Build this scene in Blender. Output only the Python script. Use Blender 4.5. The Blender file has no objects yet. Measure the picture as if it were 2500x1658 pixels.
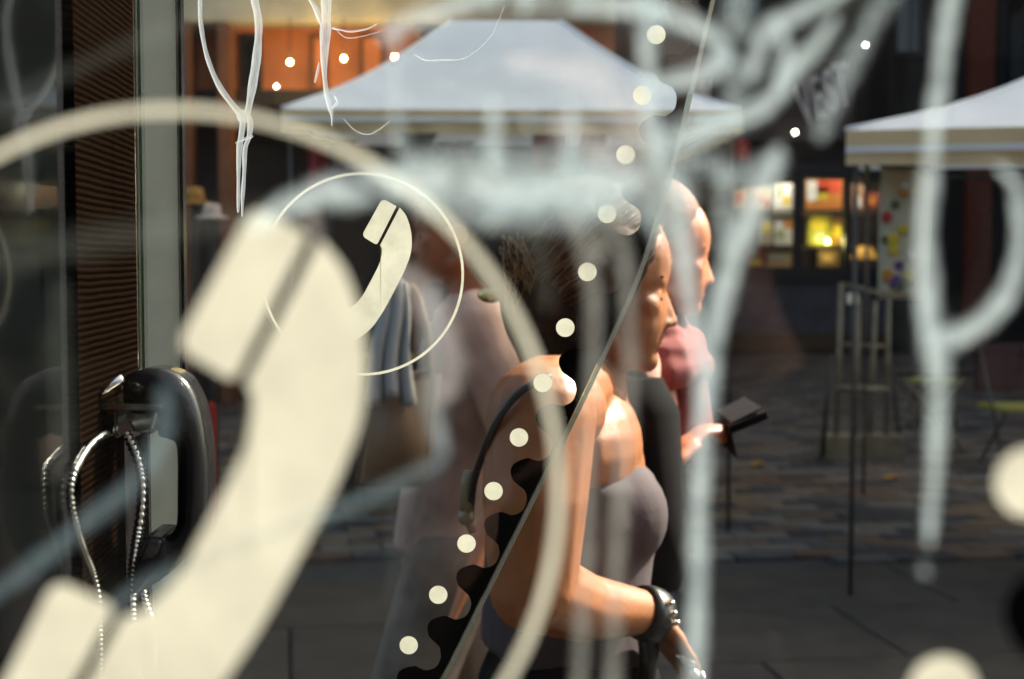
import bpy, bmesh, math, random
from mathutils import Vector, Matrix, Euler
random.seed(7)
R = math.radians
scene = bpy.context.scene
C = scene.collection

# ------------------------------------------------------------------ camera
CAMZ, PITCH, LENS, SENSOR = 1.55, 3.2, 50.0, 36.0
F = 2500 * LENS / SENSOR
cam_d = bpy.data.cameras.new('camera')
cam = bpy.data.objects.new('camera', cam_d)
C.objects.link(cam)
cam.location = (0, 0, CAMZ)
cam.rotation_euler = (R(90 - PITCH), 0, 0)
cam_d.lens = LENS
cam_d.sensor_width = SENSOR
cam_d.clip_start = 0.02
cam_d.clip_end = 400
cam_d.dof.use_dof = True
cam_d.dof.focus_distance = 1.24
cam_d.dof.aperture_fstop = 7.0
scene.camera = cam

# ------------------------------------------------------------------ sky and sun
SUN_EL, SUN_AZ = 42.0, 58.0          # azimuth measured from +Y towards +X
world = bpy.data.worlds.new('World')
scene.world = world
world.use_nodes = True
wn = world.node_tree
bg = wn.nodes['Background']
sky = wn.nodes.new('ShaderNodeTexSky')
sky.sky_type = 'NISHITA'
sky.sun_disc = False
sky.sun_elevation = R(SUN_EL)
sky.sun_rotation = R(SUN_AZ)
sky.air_density = 0.7
sky.dust_density = 4.0
sky.ozone_density = 0.6
wb = wn.nodes.new('ShaderNodeMix'); wb.data_type = 'RGBA'; wb.blend_type = 'MULTIPLY'    # warm film balance of the daylight
wb.inputs[0].default_value = 1.0
wb.inputs[7].default_value = (1.0, .98, .85, 1)
wn.links.new(sky.outputs[0], wb.inputs[6])
wn.links.new(wb.outputs[2], bg.inputs[0])
bg.inputs[1].default_value = 0.118
sun_d = bpy.data.lights.new('sun', 'SUN')
sun_d.energy = 5.0
sun_d.angle = R(0.5)
sun_d.color = (1.0, 0.93, 0.82)
sun = bpy.data.objects.new('sun', sun_d)
C.objects.link(sun)
sdir = Vector((math.sin(R(SUN_AZ)) * math.cos(R(SUN_EL)), math.cos(R(SUN_AZ)) * math.cos(R(SUN_EL)), math.sin(R(SUN_EL))))
sun.rotation_euler = sdir.to_track_quat('Z', 'Y').to_euler()
sun.location = (8, 8, 20)
vs = scene.view_settings
vs.view_transform = 'Standard'
vs.look = 'None'
vs.exposure = 1.95
vs.gamma = 1.0
vs.use_curve_mapping = False
scene.cycles.use_denoising = True
scene.cycles.max_bounces = 10
scene.cycles.transparent_max_bounces = 32
scene.cycles.caustics_reflective = False
scene.cycles.caustics_refractive = False
scene.cycles.sample_clamp_indirect = 6.0

# ------------------------------------------------------------------ helpers
cp, sp_ = math.cos(R(PITCH)), math.sin(R(PITCH))
def P(px, py, Y):
    """the point of the vertical plane at distance Y that the photograph shows at (px, py)"""
    dx, dy = (px - 1250) / F, -(py - 829) / F
    d = Vector((dx, cp + dy * sp_, dy * cp - sp_))
    t = Y / d.y
    return Vector((0, 0, CAMZ)) + d * t

def col3(h, f=1.0):
    c = [int(h[i:i + 2], 16) / 255 for i in (0, 2, 4)]
    return [(((v + 0.055) / 1.055) ** 2.4 if v > 0.04045 else v / 12.92) * f for v in c] + [1]

def mat(name, color=(.5, .5, .5, 1), rough=.6, metal=0.0, noise=0.0, nscale=20, bump=0.0, bscale=80, emit=None, estr=0, trans=0.0, spec=0.5, sss=0.0, coat=0.0):
    m = bpy.data.materials.new(name)
    m.use_nodes = True
    nt = m.node_tree
    b = nt.nodes['Principled BSDF']
    c = tuple(color)[:3] + (1,)
    b.inputs['Base Color'].default_value = c
    b.inputs['Roughness'].default_value = rough
    b.inputs['Metallic'].default_value = metal
    b.inputs['Specular IOR Level'].default_value = spec
    if sss:
        b.inputs['Subsurface Weight'].default_value = sss
        b.inputs['Subsurface Radius'].default_value = (.012, .004, .002)
        b.inputs['Subsurface Scale'].default_value = 1.0
    if coat:
        b.inputs['Coat Weight'].default_value = coat
    tc = nt.nodes.new('ShaderNodeTexCoord')
    if noise:
        n = nt.nodes.new('ShaderNodeTexNoise')
        n.inputs['Scale'].default_value = nscale
        n.inputs['Detail'].default_value = 6
        nt.links.new(tc.outputs['Object'], n.inputs['Vector'])
        r = nt.nodes.new('ShaderNodeMapRange')
        r.inputs[1].default_value, r.inputs[2].default_value = .3, .7
        r.inputs[3].default_value, r.inputs[4].default_value = 1 - noise, 1 + noise
        nt.links.new(n.outputs['Fac'], r.inputs[0])
        mx = nt.nodes.new('ShaderNodeVectorMath'); mx.operation = 'SCALE'
        mx.inputs[0].default_value = c[:3]
        nt.links.new(r.outputs[0], mx.inputs['Scale'])
        nt.links.new(mx.outputs[0], b.inputs['Base Color'])
    if bump:
        n2 = nt.nodes.new('ShaderNodeTexNoise')
        n2.inputs['Scale'].default_value = bscale
        n2.inputs['Detail'].default_value = 4
        nt.links.new(tc.outputs['Object'], n2.inputs['Vector'])
        bp = nt.nodes.new('ShaderNodeBump')
        bp.inputs['Strength'].default_value = bump
        bp.inputs['Distance'].default_value = .01
        nt.links.new(n2.outputs['Fac'], bp.inputs['Height'])
        nt.links.new(bp.outputs[0], b.inputs['Normal'])
    if emit:
        b.inputs['Emission Color'].default_value = tuple(emit)[:3] + (1,)
        b.inputs['Emission Strength'].default_value = estr
    if trans:
        out = nt.nodes['Material Output']
        t = nt.nodes.new('ShaderNodeBsdfTranslucent'); t.inputs[0].default_value = c
        ms = nt.nodes.new('ShaderNodeMixShader'); ms.inputs[0].default_value = trans
        nt.links.new(b.outputs[0], ms.inputs[1]); nt.links.new(t.outputs[0], ms.inputs[2])
        nt.links.new(ms.outputs[0], out.inputs[0])
    return m

def mat_glass(name, tint=(.97, .985, .975), ior=1.45, gloss=1.0, rough=0.0):
    m = bpy.data.materials.new(name); m.use_nodes = True
    nt = m.node_tree; nt.nodes.remove(nt.nodes['Principled BSDF'])
    out = nt.nodes['Material Output']
    tr = nt.nodes.new('ShaderNodeBsdfTransparent'); tr.inputs[0].default_value = tuple(tint) + (1,)
    gl = nt.nodes.new('ShaderNodeBsdfGlossy'); gl.inputs['Roughness'].default_value = rough
    fr = nt.nodes.new('ShaderNodeFresnel')
    ge = nt.nodes.new('ShaderNodeNewGeometry')      # same reflectance on the way in and out of a sheet
    io = nt.nodes.new('ShaderNodeMix'); io.data_type = 'FLOAT'
    io.inputs[2].default_value = ior; io.inputs[3].default_value = 1 / ior
    nt.links.new(ge.outputs['Backfacing'], io.inputs[0]); nt.links.new(io.outputs[0], fr.inputs[0])
    mu = nt.nodes.new('ShaderNodeMath'); mu.operation = 'MULTIPLY'; mu.inputs[1].default_value = gloss; mu.use_clamp = True
    ms = nt.nodes.new('ShaderNodeMixShader')
    nt.links.new(fr.outputs[0], mu.inputs[0]); nt.links.new(mu.outputs[0], ms.inputs[0])
    nt.links.new(tr.outputs[0], ms.inputs[1]); nt.links.new(gl.outputs[0], ms.inputs[2])
    nt.links.new(ms.outputs[0], out.inputs[0])
    return m

def add_dust(m, scale=420, amount=.16, haze=.0005):
    nt = m.node_tree; L = nt.links; N = nt.nodes.new
    out = nt.nodes['Material Output']; base = out.inputs[0].links[0].from_socket
    d = N('ShaderNodeBsdfDiffuse'); d.inputs[0].default_value = (.8, .78, .74, 1)
    t = N('ShaderNodeBsdfTranslucent'); t.inputs[0].default_value = (.8, .78, .74, 1)
    a = N('ShaderNodeMixShader'); L.new(d.outputs[0], a.inputs[1]); L.new(t.outputs[0], a.inputs[2])
    tc = N('ShaderNodeTexCoord')
    v = N('ShaderNodeTexVoronoi'); v.inputs['Scale'].default_value = scale; L.new(tc.outputs['Object'], v.inputs['Vector'])
    r = N('ShaderNodeMapRange'); r.inputs[1].default_value = .12; r.inputs[2].default_value = .05; L.new(v.outputs['Distance'], r.inputs[0])
    n = N('ShaderNodeTexNoise'); n.inputs['Scale'].default_value = 9; n.inputs['Detail'].default_value = 4; L.new(tc.outputs['Object'], n.inputs['Vector'])
    r2 = N('ShaderNodeMapRange'); r2.inputs[1].default_value = .45; r2.inputs[2].default_value = .75; r2.inputs[4].default_value = amount; L.new(n.outputs['Fac'], r2.inputs[0])
    mu = N('ShaderNodeMath'); mu.operation = 'MULTIPLY'; L.new(r.outputs[0], mu.inputs[0]); L.new(r2.outputs[0], mu.inputs[1])
    n3 = N('ShaderNodeTexNoise'); n3.inputs['Scale'].default_value = 5; n3.inputs['Detail'].default_value = 8; n3.inputs['Roughness'].default_value = .7; L.new(tc.outputs['Object'], n3.inputs['Vector'])
    r3 = N('ShaderNodeMapRange'); r3.inputs[1].default_value = .4; r3.inputs[2].default_value = .8; r3.inputs[4].default_value = haze * 2; L.new(n3.outputs['Fac'], r3.inputs[0])
    ad = N('ShaderNodeMath'); ad.operation = 'ADD'; ad.use_clamp = True; L.new(mu.outputs[0], ad.inputs[0]); L.new(r3.outputs[0], ad.inputs[1])
    ms = N('ShaderNodeMixShader'); L.new(ad.outputs[0], ms.inputs[0]); L.new(base, ms.inputs[1]); L.new(a.outputs[0], ms.inputs[2])
    L.new(ms.outputs[0], out.inputs[0])
    return m

def mat_film(name, color, opacity=1.0, translucency=.5, edge=None, streak=0.0, soft=0.0, nscale=14, thin=0.0, mottle=0.0):
    """paint or vinyl film on glass: lets light through from behind; opacity may vary across a stroke (uv)"""
    m = bpy.data.materials.new(name); m.use_nodes = True
    nt = m.node_tree; nt.nodes.remove(nt.nodes['Principled BSDF'])
    L = nt.links; N = nt.nodes.new
    out = nt.nodes['Material Output']
    d = N('ShaderNodeBsdfDiffuse'); t = N('ShaderNodeBsdfTranslucent'); tr = N('ShaderNodeBsdfTransparent')
    c = tuple(color)[:3] + (1,)
    d.inputs[0].default_value = c; t.inputs[0].default_value = c
    m1 = N('ShaderNodeMixShader'); m1.inputs[0].default_value = translucency
    if mottle:          # grime and fading in the film itself
        tc = N('ShaderNodeTexCoord')
        nz = N('ShaderNodeTexNoise'); nz.inputs['Scale'].default_value = 28; nz.inputs['Detail'].default_value = 7; nz.inputs['Roughness'].default_value = .65
        L.new(tc.outputs['Object'], nz.inputs['Vector'])
        rr = N('ShaderNodeMapRange'); rr.inputs[1].default_value = .35; rr.inputs[2].default_value = .7; rr.inputs[3].default_value = 1 - mottle * 2; rr.inputs[4].default_value = 1 + mottle * .5
        L.new(nz.outputs['Fac'], rr.inputs[0])
        sc_ = N('ShaderNodeVectorMath'); sc_.operation = 'SCALE'; sc_.inputs[0].default_value = c[:3]
        L.new(rr.outputs[0], sc_.inputs['Scale']); L.new(sc_.outputs[0], d.inputs[0]); L.new(sc_.outputs[0], t.inputs[0])
    L.new(d.outputs[0], m1.inputs[1]); L.new(t.outputs[0], m1.inputs[2])
    m2 = N('ShaderNodeMixShader')
    L.new(tr.outputs[0], m2.inputs[1]); L.new(m1.outputs[0], m2.inputs[2])
    L.new(m2.outputs[0], out.inputs[0])
    val = N('ShaderNodeValue'); val.outputs[0].default_value = opacity
    cur = val.outputs[0]
    def math_(op, a, b):
        x = N('ShaderNodeMath'); x.operation = op; x.use_clamp = True
        for i, v in enumerate((a, b)):
            if isinstance(v, (int, float)): x.inputs[i].default_value = v
            else: L.new(v, x.inputs[i])
        return x.outputs[0]
    uv = N('ShaderNodeUVMap'); uv.uv_map = 'UVMap'
    sep = N('ShaderNodeSeparateXYZ'); L.new(uv.outputs[0], sep.inputs[0])
    if soft or thin:
        a = N('ShaderNodeMath'); a.operation = 'SUBTRACT'; a.inputs[1].default_value = .5; L.new(sep.outputs[1], a.inputs[0])
        ab = N('ShaderNodeMath'); ab.operation = 'ABSOLUTE'; L.new(a.outputs[0], ab.inputs[0])
        if soft:
            mr = N('ShaderNodeMapRange'); mr.interpolation_type = 'SMOOTHSTEP'
            mr.inputs[1].default_value = .5; mr.inputs[2].default_value = .5 - soft
            L.new(ab.outputs[0], mr.inputs[0])
            cur = math_('MULTIPLY', cur, mr.outputs[0])
        if thin:   # thinner in the middle, thicker where the paint gathered at the rim
            mr = N('ShaderNodeMapRange')
            mr.inputs[1].default_value = .12; mr.inputs[2].default_value = .45
            mr.inputs[3].default_value = 1 - thin; mr.inputs[4].default_value = 1
            L.new(ab.outputs[0], mr.inputs[0])
            cur = math_('MULTIPLY', cur, mr.outputs[0])
    if soft:            # patchy coverage of a sprayed or brushed line
        mq = N('ShaderNodeMapping'); mq.inputs['Scale'].default_value = (.9, 1.3, 1)
        L.new(uv.outputs[0], mq.inputs[0])
        nq = N('ShaderNodeTexNoise'); nq.inputs['Scale'].default_value = 1.6; nq.inputs['Detail'].default_value = 3
        L.new(mq.outputs[0], nq.inputs['Vector'])
        rq = N('ShaderNodeMapRange'); rq.inputs[1].default_value = .32; rq.inputs[2].default_value = .62
        rq.inputs[3].default_value = .55; rq.inputs[4].default_value = 1.1
        L.new(nq.outputs['Fac'], rq.inputs[0])
        cur = math_('MULTIPLY', cur, rq.outputs[0])
    if streak:
        mp = N('ShaderNodeMapping'); mp.inputs['Scale'].default_value = (3, nscale, 1)
        L.new(uv.outputs[0], mp.inputs[0])
        n = N('ShaderNodeTexNoise'); n.inputs['Scale'].default_value = 1; n.inputs['Detail'].default_value = 5
        L.new(mp.outputs[0], n.inputs['Vector'])
        mr = N('ShaderNodeMapRange'); mr.inputs[1].default_value = .3; mr.inputs[2].default_value = .65
        mr.inputs[3].default_value = 1 - streak; mr.inputs[4].default_value = 1
        L.new(n.outputs['Fac'], mr.inputs[0])
        cur = math_('MULTIPLY', cur, mr.outputs[0])
    L.new(cur, m2.inputs[0])
    return m

def tag(o, label=None, cat=None, group=None, kind=None):
    if label: o['label'] = label
    if cat: o['category'] = cat
    if group: o['group'] = group
    if kind: o['kind'] = kind
    return o

def adopt(o, parent):
    if parent is not None:
        o.parent = parent
        o.matrix_parent_inverse = Matrix.Translation(-Vector(parent.get('_base', (0, 0, 0))))
    return o

def thing(name, label, cat, loc, group=None):
    o = bpy.data.objects.new(name, None)
    C.objects.link(o)
    o.location = loc
    o.empty_display_size = .1
    o['_base'] = tuple(loc)
    return tag(o, label, cat, group)

def mesh(name, verts, faces, m, parent=None, smooth=False, uv=None):
    me = bpy.data.meshes.new(name)
    me.from_pydata([tuple(v) for v in verts], [], faces)
    if uv is not None:
        ul = me.uv_layers.new(name='UVMap')
        for lp in me.loops:
            ul.data[lp.index].uv = uv[lp.vertex_index]
    if smooth:
        for p in me.polygons: p.use_smooth = True
    me.update()
    o = bpy.data.objects.new(name, me)
    C.objects.link(o)
    if m is not None: me.materials.append(m)
    return adopt(o, parent)

def from_bm(name, bm, m, parent=None, smooth=False):
    me = bpy.data.meshes.new(name)
    bmesh.ops.recalc_face_normals(bm, faces=bm.faces)
    bm.to_mesh(me); bm.free()
    if smooth:
        for p in me.polygons: p.use_smooth = True
    o = bpy.data.objects.new(name, me)
    C.objects.link(o)
    if m is not None: me.materials.append(m)
    return adopt(o, parent)

def bm_box(bm, x0, x1, y0, y1, z0, z1):
    g = bmesh.ops.create_cube(bm, size=1)
    for v in g['verts']:
        v.co = Vector((x0 + (v.co.x + .5) * (x1 - x0), y0 + (v.co.y + .5) * (y1 - y0), z0 + (v.co.z + .5) * (z1 - z0)))
    return g['verts']

def box(name, x0, x1, y0, y1, z0, z1, m, parent=None, bevel=0.0):
    bm = bmesh.new(); bm_box(bm, x0, x1, y0, y1, z0, z1)
    if bevel:
        bmesh.ops.bevel(bm, geom=list(bm.edges), offset=bevel, segments=2, affect='EDGES')
    return from_bm(name, bm, m, parent)

def bm_ell(bm, c, r, rot=None, seg=20):
    g = bmesh.ops.create_uvsphere(bm, u_segments=seg, v_segments=max(8, seg // 2 + 2), radius=1)
    M = Matrix.Translation(Vector(c))
    if rot is not None: M = M @ Euler(rot).to_matrix().to_4x4()
    M = M @ Matrix.Diagonal((r[0], r[1], r[2], 1)) if hasattr(r, '__len__') else M @ Matrix.Diagonal((r, r, r, 1))
    bmesh.ops.transform(bm, matrix=M, verts=g['verts'])

def bm_tube(bm, pts, rad, n=10, cap=True):
    """tapered tube through points; rad = number or list"""
    pts = [Vector(p) for p in pts]
    rs = rad if hasattr(rad, '__len__') else [rad] * len(pts)
    rings = []
    prev = None
    for i, p in enumerate(pts):
        d = (pts[min(i + 1, len(pts) - 1)] - pts[max(i - 1, 0)]).normalized()
        if prev is None:
            a = Vector((0, 0, 1)) if abs(d.z) < .9 else Vector((1, 0, 0))
            u = d.cross(a).normalized()
        else:
            u = (prev - d * prev.dot(d)).normalized()
        prev = u
        w = d.cross(u)
        rings.append([bm.verts.new(p + (u * math.cos(2 * math.pi * k / n) + w * math.sin(2 * math.pi * k / n)) * rs[i]) for k in range(n)])
    for a, b in zip(rings, rings[1:]):
        for k in range(n):
            bm.faces.new((a[k], a[(k + 1) % n], b[(k + 1) % n], b[k]))
    if cap:
        bm.faces.new(rings[0][::-1]); bm.faces.new(rings[-1])

def bm_cap(bm, a, b, ra, rb):
    """capsule with tapered body"""
    a, b = Vector(a), Vector(b)
    d = (b - a)
    L = d.length
    if L < 1e-6: return bm_ell(bm, a, ra)
    d /= L
    pts, rs = [], []
    for k in range(5):
        t = math.pi / 2 * (1 - k / 5)
        pts.append(a - d * ra * math.sin(t)); rs.append(max(ra * math.cos(t), 1e-4))
    for k in range(4):
        f = k / 3
        pts.append(a.lerp(b, f)); rs.append(ra + (rb - ra) * f)
    for k in range(1, 6):
        t = math.pi / 2 * k / 5
        pts.append(b + d * rb * math.sin(t)); rs.append(max(rb * math.cos(t), 1e-4))
    bm_tube(bm, pts, rs, n=14)

def bm_loft(bm, secs, n=32):
    """secs: (center, rx, ry) horizontal ellipses from top to bottom, closed ends"""
    rings = []
    for c, rx, ry in secs:
        rings.append([bm.verts.new(Vector(c) + Vector((rx * math.cos(2 * math.pi * k / n), ry * math.sin(2 * math.pi * k / n), 0))) for k in range(n)])
    for a, b in zip(rings, rings[1:]):
        for k in range(n):
            bm.faces.new((a[k], a[(k + 1) % n], b[(k + 1) % n], b[k]))
    bm.faces.new(rings[0][::-1]); bm.faces.new(rings[-1])

def remesh(o, size, smooth=4):
    r = o.modifiers.new('skin', 'REMESH'); r.mode = 'VOXEL'; r.voxel_size = size; r.use_smooth_shade = True
    if smooth:
        s = o.modifiers.new('soften', 'SMOOTH'); s.factor = .5; s.iterations = smooth
    return o

def crom(pts, per=8):
    """Catmull-Rom through tuples"""
    out = []
    n = len(pts)
    for i in range(n - 1):
        p0, p1, p2, p3 = pts[max(i - 1, 0)], pts[i], pts[i + 1], pts[min(i + 2, n - 1)]
        for k in range(per):
            t = k / per
            out.append(tuple(.5 * (2 * b + (c - a) * t + (2 * a - 5 * b + 4 * c - d) * t * t + (-a + 3 * b - 3 * c + d) * t ** 3) for a, b, c, d in zip(p0, p1, p2, p3)))
    out.append(tuple(pts[-1]))
    return out

_lay = [0]
def stroke(name, pts, Y, m, parent, scale=1.0, thick=.0003, per=8):
    """a paint stroke on the glass plane at Y: pts = (px, py, width px)"""
    _lay[0] += 1
    pts = [(a * scale, b * scale, w * scale) for a, b, w in pts]
    q = crom(pts, per)
    V, UV, Fc = [], [], []
    L = 0.0
    tot = sum(math.hypot(q[i + 1][0] - q[i][0], q[i + 1][1] - q[i][1]) for i in range(len(q) - 1))
    off = .0010 + (_lay[0] % 40) * .00004
    for i, (x, y, w) in enumerate(q):
        a, b = q[max(i - 1, 0)], q[min(i + 1, len(q) - 1)]
        dx, dy = b[0] - a[0], b[1] - a[1]
        l = math.hypot(dx, dy) or 1
        nx, ny = -dy / l, dx / l
        if i: L += math.hypot(x - q[i - 1][0], y - q[i - 1][1])
        e = min(L, tot - L) / (w * .5 + 1e-6)
        e = 1 if e >= 1 else math.sqrt(max(1 - (1 - e) ** 2, .02))
        hw = w * .5 * e * (1 + .10 * math.sin(L * .031 + _lay[0] * 1.7) + .06 * math.sin(L * .083 + _lay[0]))
        for k, v in enumerate((0, .18, .5, .82, 1)):
            p = P(x + nx * hw * (2 * v - 1), y + ny * hw * (2 * v - 1), Y)
            p.y = Y - off - thick * (0, .8, 1, .8, 0)[k]
            V.append(p); UV.append((L / 100, v))
    n = len(q)
    for i in range(n - 1):
        for k in range(4):
            a = i * 5 + k
            Fc.append((a, a + 5, a + 6, a + 1))
    return mesh(name, V, Fc, m, parent, True, UV)

def sheet(name, pts, y, m, parent=None):
    bm = bmesh.new()
    f = bm.faces.new([bm.verts.new((x, y, z)) for x, z in pts])
    bmesh.ops.triangulate(bm, faces=[f])
    o = from_bm(name, bm, m, parent)
    o.data.uv_layers.new(name='UVMap')
    return o

def plate(name, pts, y0, y1, m, parent=None, bevel=0):
    """outline (world x, z) as a slab between two y"""
    bm = bmesh.new()
    f = bm.faces.new([bm.verts.new((x, y0, z)) for x, z in pts])
    r = bmesh.ops.extrude_face_region(bm, geom=[f])
    bmesh.ops.translate(bm, verts=[v for v in r['geom'] if isinstance(v, bmesh.types.BMVert)], vec=(0, y1 - y0, 0))
    if bevel:
        bmesh.ops.bevel(bm, geom=list(bm.edges), offset=bevel, segments=3, affect='EDGES', clamp_overlap=True)
    bmesh.ops.recalc_face_normals(bm, faces=bm.faces)
    bmesh.ops.triangulate(bm, faces=[f for f in bm.faces if len(f.verts) > 4])
    return from_bm(name, bm, m, parent)

# ------------------------------------------------------------------ materials
M = {}
M['glass'] = mat_glass('booth glass', gloss=.35)
M['dusty_glass'] = add_dust(mat_glass('dusty booth glass', gloss=.12))
M['shop_glass'] = mat_glass('shop glass', (.9, .92, .92), 1.5, 1.2)
M['cream'] = mat_film('cream vinyl', col3('f3efdb', .78), .98, .5, mottle=.12)
M['paint'] = mat_film('white spray paint', (.70, .82, .86), .82, .42, soft=.36, streak=.38, nscale=5)
M['paint_thin'] = mat_film('thin white spray paint', (.66, .78, .82), .46, .42, soft=.44, streak=.5, nscale=5)
M['paint_faint'] = mat_film('faint grey spray paint', (.6, .66, .6), .055, .4, soft=.45, streak=.2, nscale=3)
M['reflection_haze'] = mat_film('pinkish white reflection haze', (.86, .80, .80), .36, .45, soft=.5, streak=.3, nscale=2)  # the photographer's pinkish reflection, painted as a film on the glass
M['paint_dim'] = mat_film('thin bluish paint', (.42, .58, .66), .26, .4, soft=.42, streak=.25, nscale=3)
M['paint_run_shaded'] = mat_film('shaded running white paint', (.50, .50, .46), .58, .3, soft=.36, streak=.12, nscale=3)  # the white paint greyed for drips where sun is blocked: shade in the colour
M['drip'] = mat_film('dried white drip paint', (.78, .82, .88), .8, .45, streak=.35, thin=.35, nscale=9)
M['scratch'] = mat_film('scratched glass', (.8, .8, .82), .45, .5, streak=.5)
M['frit'] = mat('black printed glass', (.002, .002, .002, 1), .25, spec=.05)
M['edge'] = mat_glass('polished glass edge', (.4, .62, .52), 1.6, 7.0, .12)
M['alu'] = mat('satin aluminium', (.92, .84, .62, 1), .45, .0, noise=.06, nscale=30, bump=.03, bscale=200)
M['steel'] = mat('bright steel', (.75, .72, .66, 1), .16, 1.0)
M['chrome'] = mat('dark chrome', (.32, .32, .3, 1), .12, 1.0)
M['black_plastic'] = mat('black plastic', (.008, .008, .009, 1), .22, bump=.02, bscale=300)
M['red'] = mat('red paint', (.35, .015, .012, 1), .5)

# ribbed dark panel beside the payphone
m = mat('ribbed brown panel', (.02, .012, .008, 1), .4, spec=.0)
nt = m.node_tree
tc = nt.nodes.new('ShaderNodeTexCoord')
mp = nt.nodes.new('ShaderNodeMapping'); mp.inputs['Rotation'].default_value = (0, 0, 0)
w = nt.nodes.new('ShaderNodeTexWave'); w.bands_direction = 'Z'; w.inputs['Scale'].default_value = 62; w.inputs['Distortion'].default_value = 1.2; w.inputs['Detail'].default_value = 1; w.inputs['Detail Scale'].default_value = .25
nt.links.new(tc.outputs['Object'], mp.inputs[0]); nt.links.new(mp.outputs[0], w.inputs[0])
cr = nt.nodes.new('ShaderNodeMix'); cr.data_type = 'RGBA'
cr.inputs[6].default_value = (.0008, .0006, .0005, 1); cr.inputs[7].default_value = (.0065, .0032, .0018, 1)
nt.links.new(w.outputs['Fac'], cr.inputs[0]); nt.links.new(cr.outputs[2], nt.nodes['Principled BSDF'].inputs['Base Color'])
bp = nt.nodes.new('ShaderNodeBump'); bp.inputs['Strength'].default_value = .25; bp.inputs['Distance'].default_value = .002
nt.links.new(w.outputs['Fac'], bp.inputs['Height']); nt.links.new(bp.outputs[0], nt.nodes['Principled BSDF'].inputs['Normal'])
M['ribbed'] = m
M['wall_gloss'] = mat('polished black panel', (.002, .0025, .0025, 1), .06, bump=.01, bscale=8, spec=.1)

# ------------------------------------------------------------------ ground
M['joint'] = mat('paving joint', (.018, .017, .016, 1), .9, noise=.3, nscale=9)
GY0, GY1 = -14, 60
ground = box('ground', -60, 60, GY0, GY1, -.5, -.03, M['joint'])
tag(ground, kind='structure')
pav_m = [mat('paver ' + n, c, .8, noise=.25, nscale=7, bump=.25, bscale=90, spec=.15) for n, c in (
    ('brown', (.085, .058, .042, 1)), ('grey', (.105, .096, .084, 1)), ('dark', (.03, .031, .034, 1)), ('tan', (.12, .09, .06, 1)), ('blue grey', (.058, .056, .054, 1)))]
slab_m = [mat('slab ' + n, c, .75, noise=.25, nscale=4, bump=.15, bscale=60, spec=.15) for n, c in (('a', (.032, .029, .026, 1)), ('b', (.026, .026, .027, 1)), ('c', (.037, .033, .028, 1)))]
def paver_mesh(w, l, m):
    bm = bmesh.new(); bm_box(bm, -w / 2, w / 2, -l / 2, l / 2, -.03, 0)
    bmesh.ops.bevel(bm, geom=[e for e in bm.edges if all(v.co.z > -.01 for v in e.verts)], offset=.006, segments=1, affect='EDGES')
    me = bpy.data.meshes.new('paver'); bm.to_mesh(me); bm.free(); me.materials.append(m)
    return me
PW, PL = .33, .165
pm = [paver_mesh(PW - .012, PL - .012, m) for m in pav_m]
sm = [paver_mesh(1.19, .79, m) for m in slab_m]
ang = R(9)
def rot2(x, y): return x * math.cos(ang) - y * math.sin(ang), x * math.sin(ang) + y * math.cos(ang)
cells = []
for j in range(-12, 155):
    for i in range(-44, 44):
        u = (i + (.5 if j % 2 else 0)) * PW; v = 7.0 + j * PL
        x, y = rot2(u, v)
        if not (7.35 < y < 23.2 and -9 < x < 9.5): continue
        cells.append((y, x, random.choice((0, 0, 1, 1, 2, 2, 3, 4)), random.uniform(-.003, .002)))
cells.sort()
near, far = [], []
for c_ in cells:
    y, x, k, dz = c_
    vis = x > .09 * y and x < .37 * y
    (near if vis and len(near) < 300 else far).append(c_)
for y, x, k, dz in near:
    o = bpy.data.objects.new('paver', pm[k]); C.objects.link(o)
    o.location = (x, y, dz); o.rotation_euler = (random.uniform(-.006, .006), random.uniform(-.006, .006), ang)
    o.parent = ground
V, Fc, idx = [], [], []
for y, x, k, dz in far:
    b = len(V)
    for sx, sy in ((-1, -1), (1, -1), (1, 1), (-1, 1)):
        a_, b_ = rot2(sx * (PW - .012) / 2, sy * (PL - .012) / 2)
        V.append((x + a_, y + b_, dz))
    for sx, sy in ((-1, -1), (1, -1), (1, 1), (-1, 1)):
        a_, b_ = rot2(sx * PW / 2, sy * PL / 2)
        V.append((x + a_, y + b_, -.03))
    Fc.append((b, b + 1, b + 2, b + 3)); idx.append(k)
    for q in range(4):
        Fc.append((b + q, b + 4 + q, b + 4 + (q + 1) % 4, b + (q + 1) % 4)); idx.append(k)
o = mesh('distant_pavers', V, Fc, None, ground)
for m in pav_m: o.data.materials.append(m)
for p, k in zip(o.data.polygons, idx): p.material_index = k
tag(o, kind='stuff')
for j in range(-16, 10):
    for i in range(-8, 9):
        u = (i + (.5 if j % 2 else 0)) * 1.2; v = j * .8
        x, y = rot2(u, v)
        if y > 7.0 or y < -13 or abs(x) > 9: continue
        if y < 4.4 and not (-2.4 < x < 2.4 and y > -1.5): continue
        o = bpy.data.objects.new('slab', random.choice(sm)); C.objects.link(o)
        o.location = (x, y, random.uniform(-.003, 0)); o.rotation_euler = (0, 0, ang); o.parent = ground

# ------------------------------------------------------------------ phone booth
FY = 1.22                                # far pane
NY = .3205                               # near pane
cF = P(885, 670, FY)
booth = thing('phone_booth', 'glass phone booth with cream telephone symbols, black scalloped edge and white graffiti', 'phone booth', (0, .77, 0))
def fp(px, py):                          # far-pane pixel -> offset from the symbol's centre, metres (x, z)
    p = P(px, py, FY)
    return (p.x - cF.x, p.z - cF.z)
RAD = abs(fp(885 + 248, 670)[0])

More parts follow.
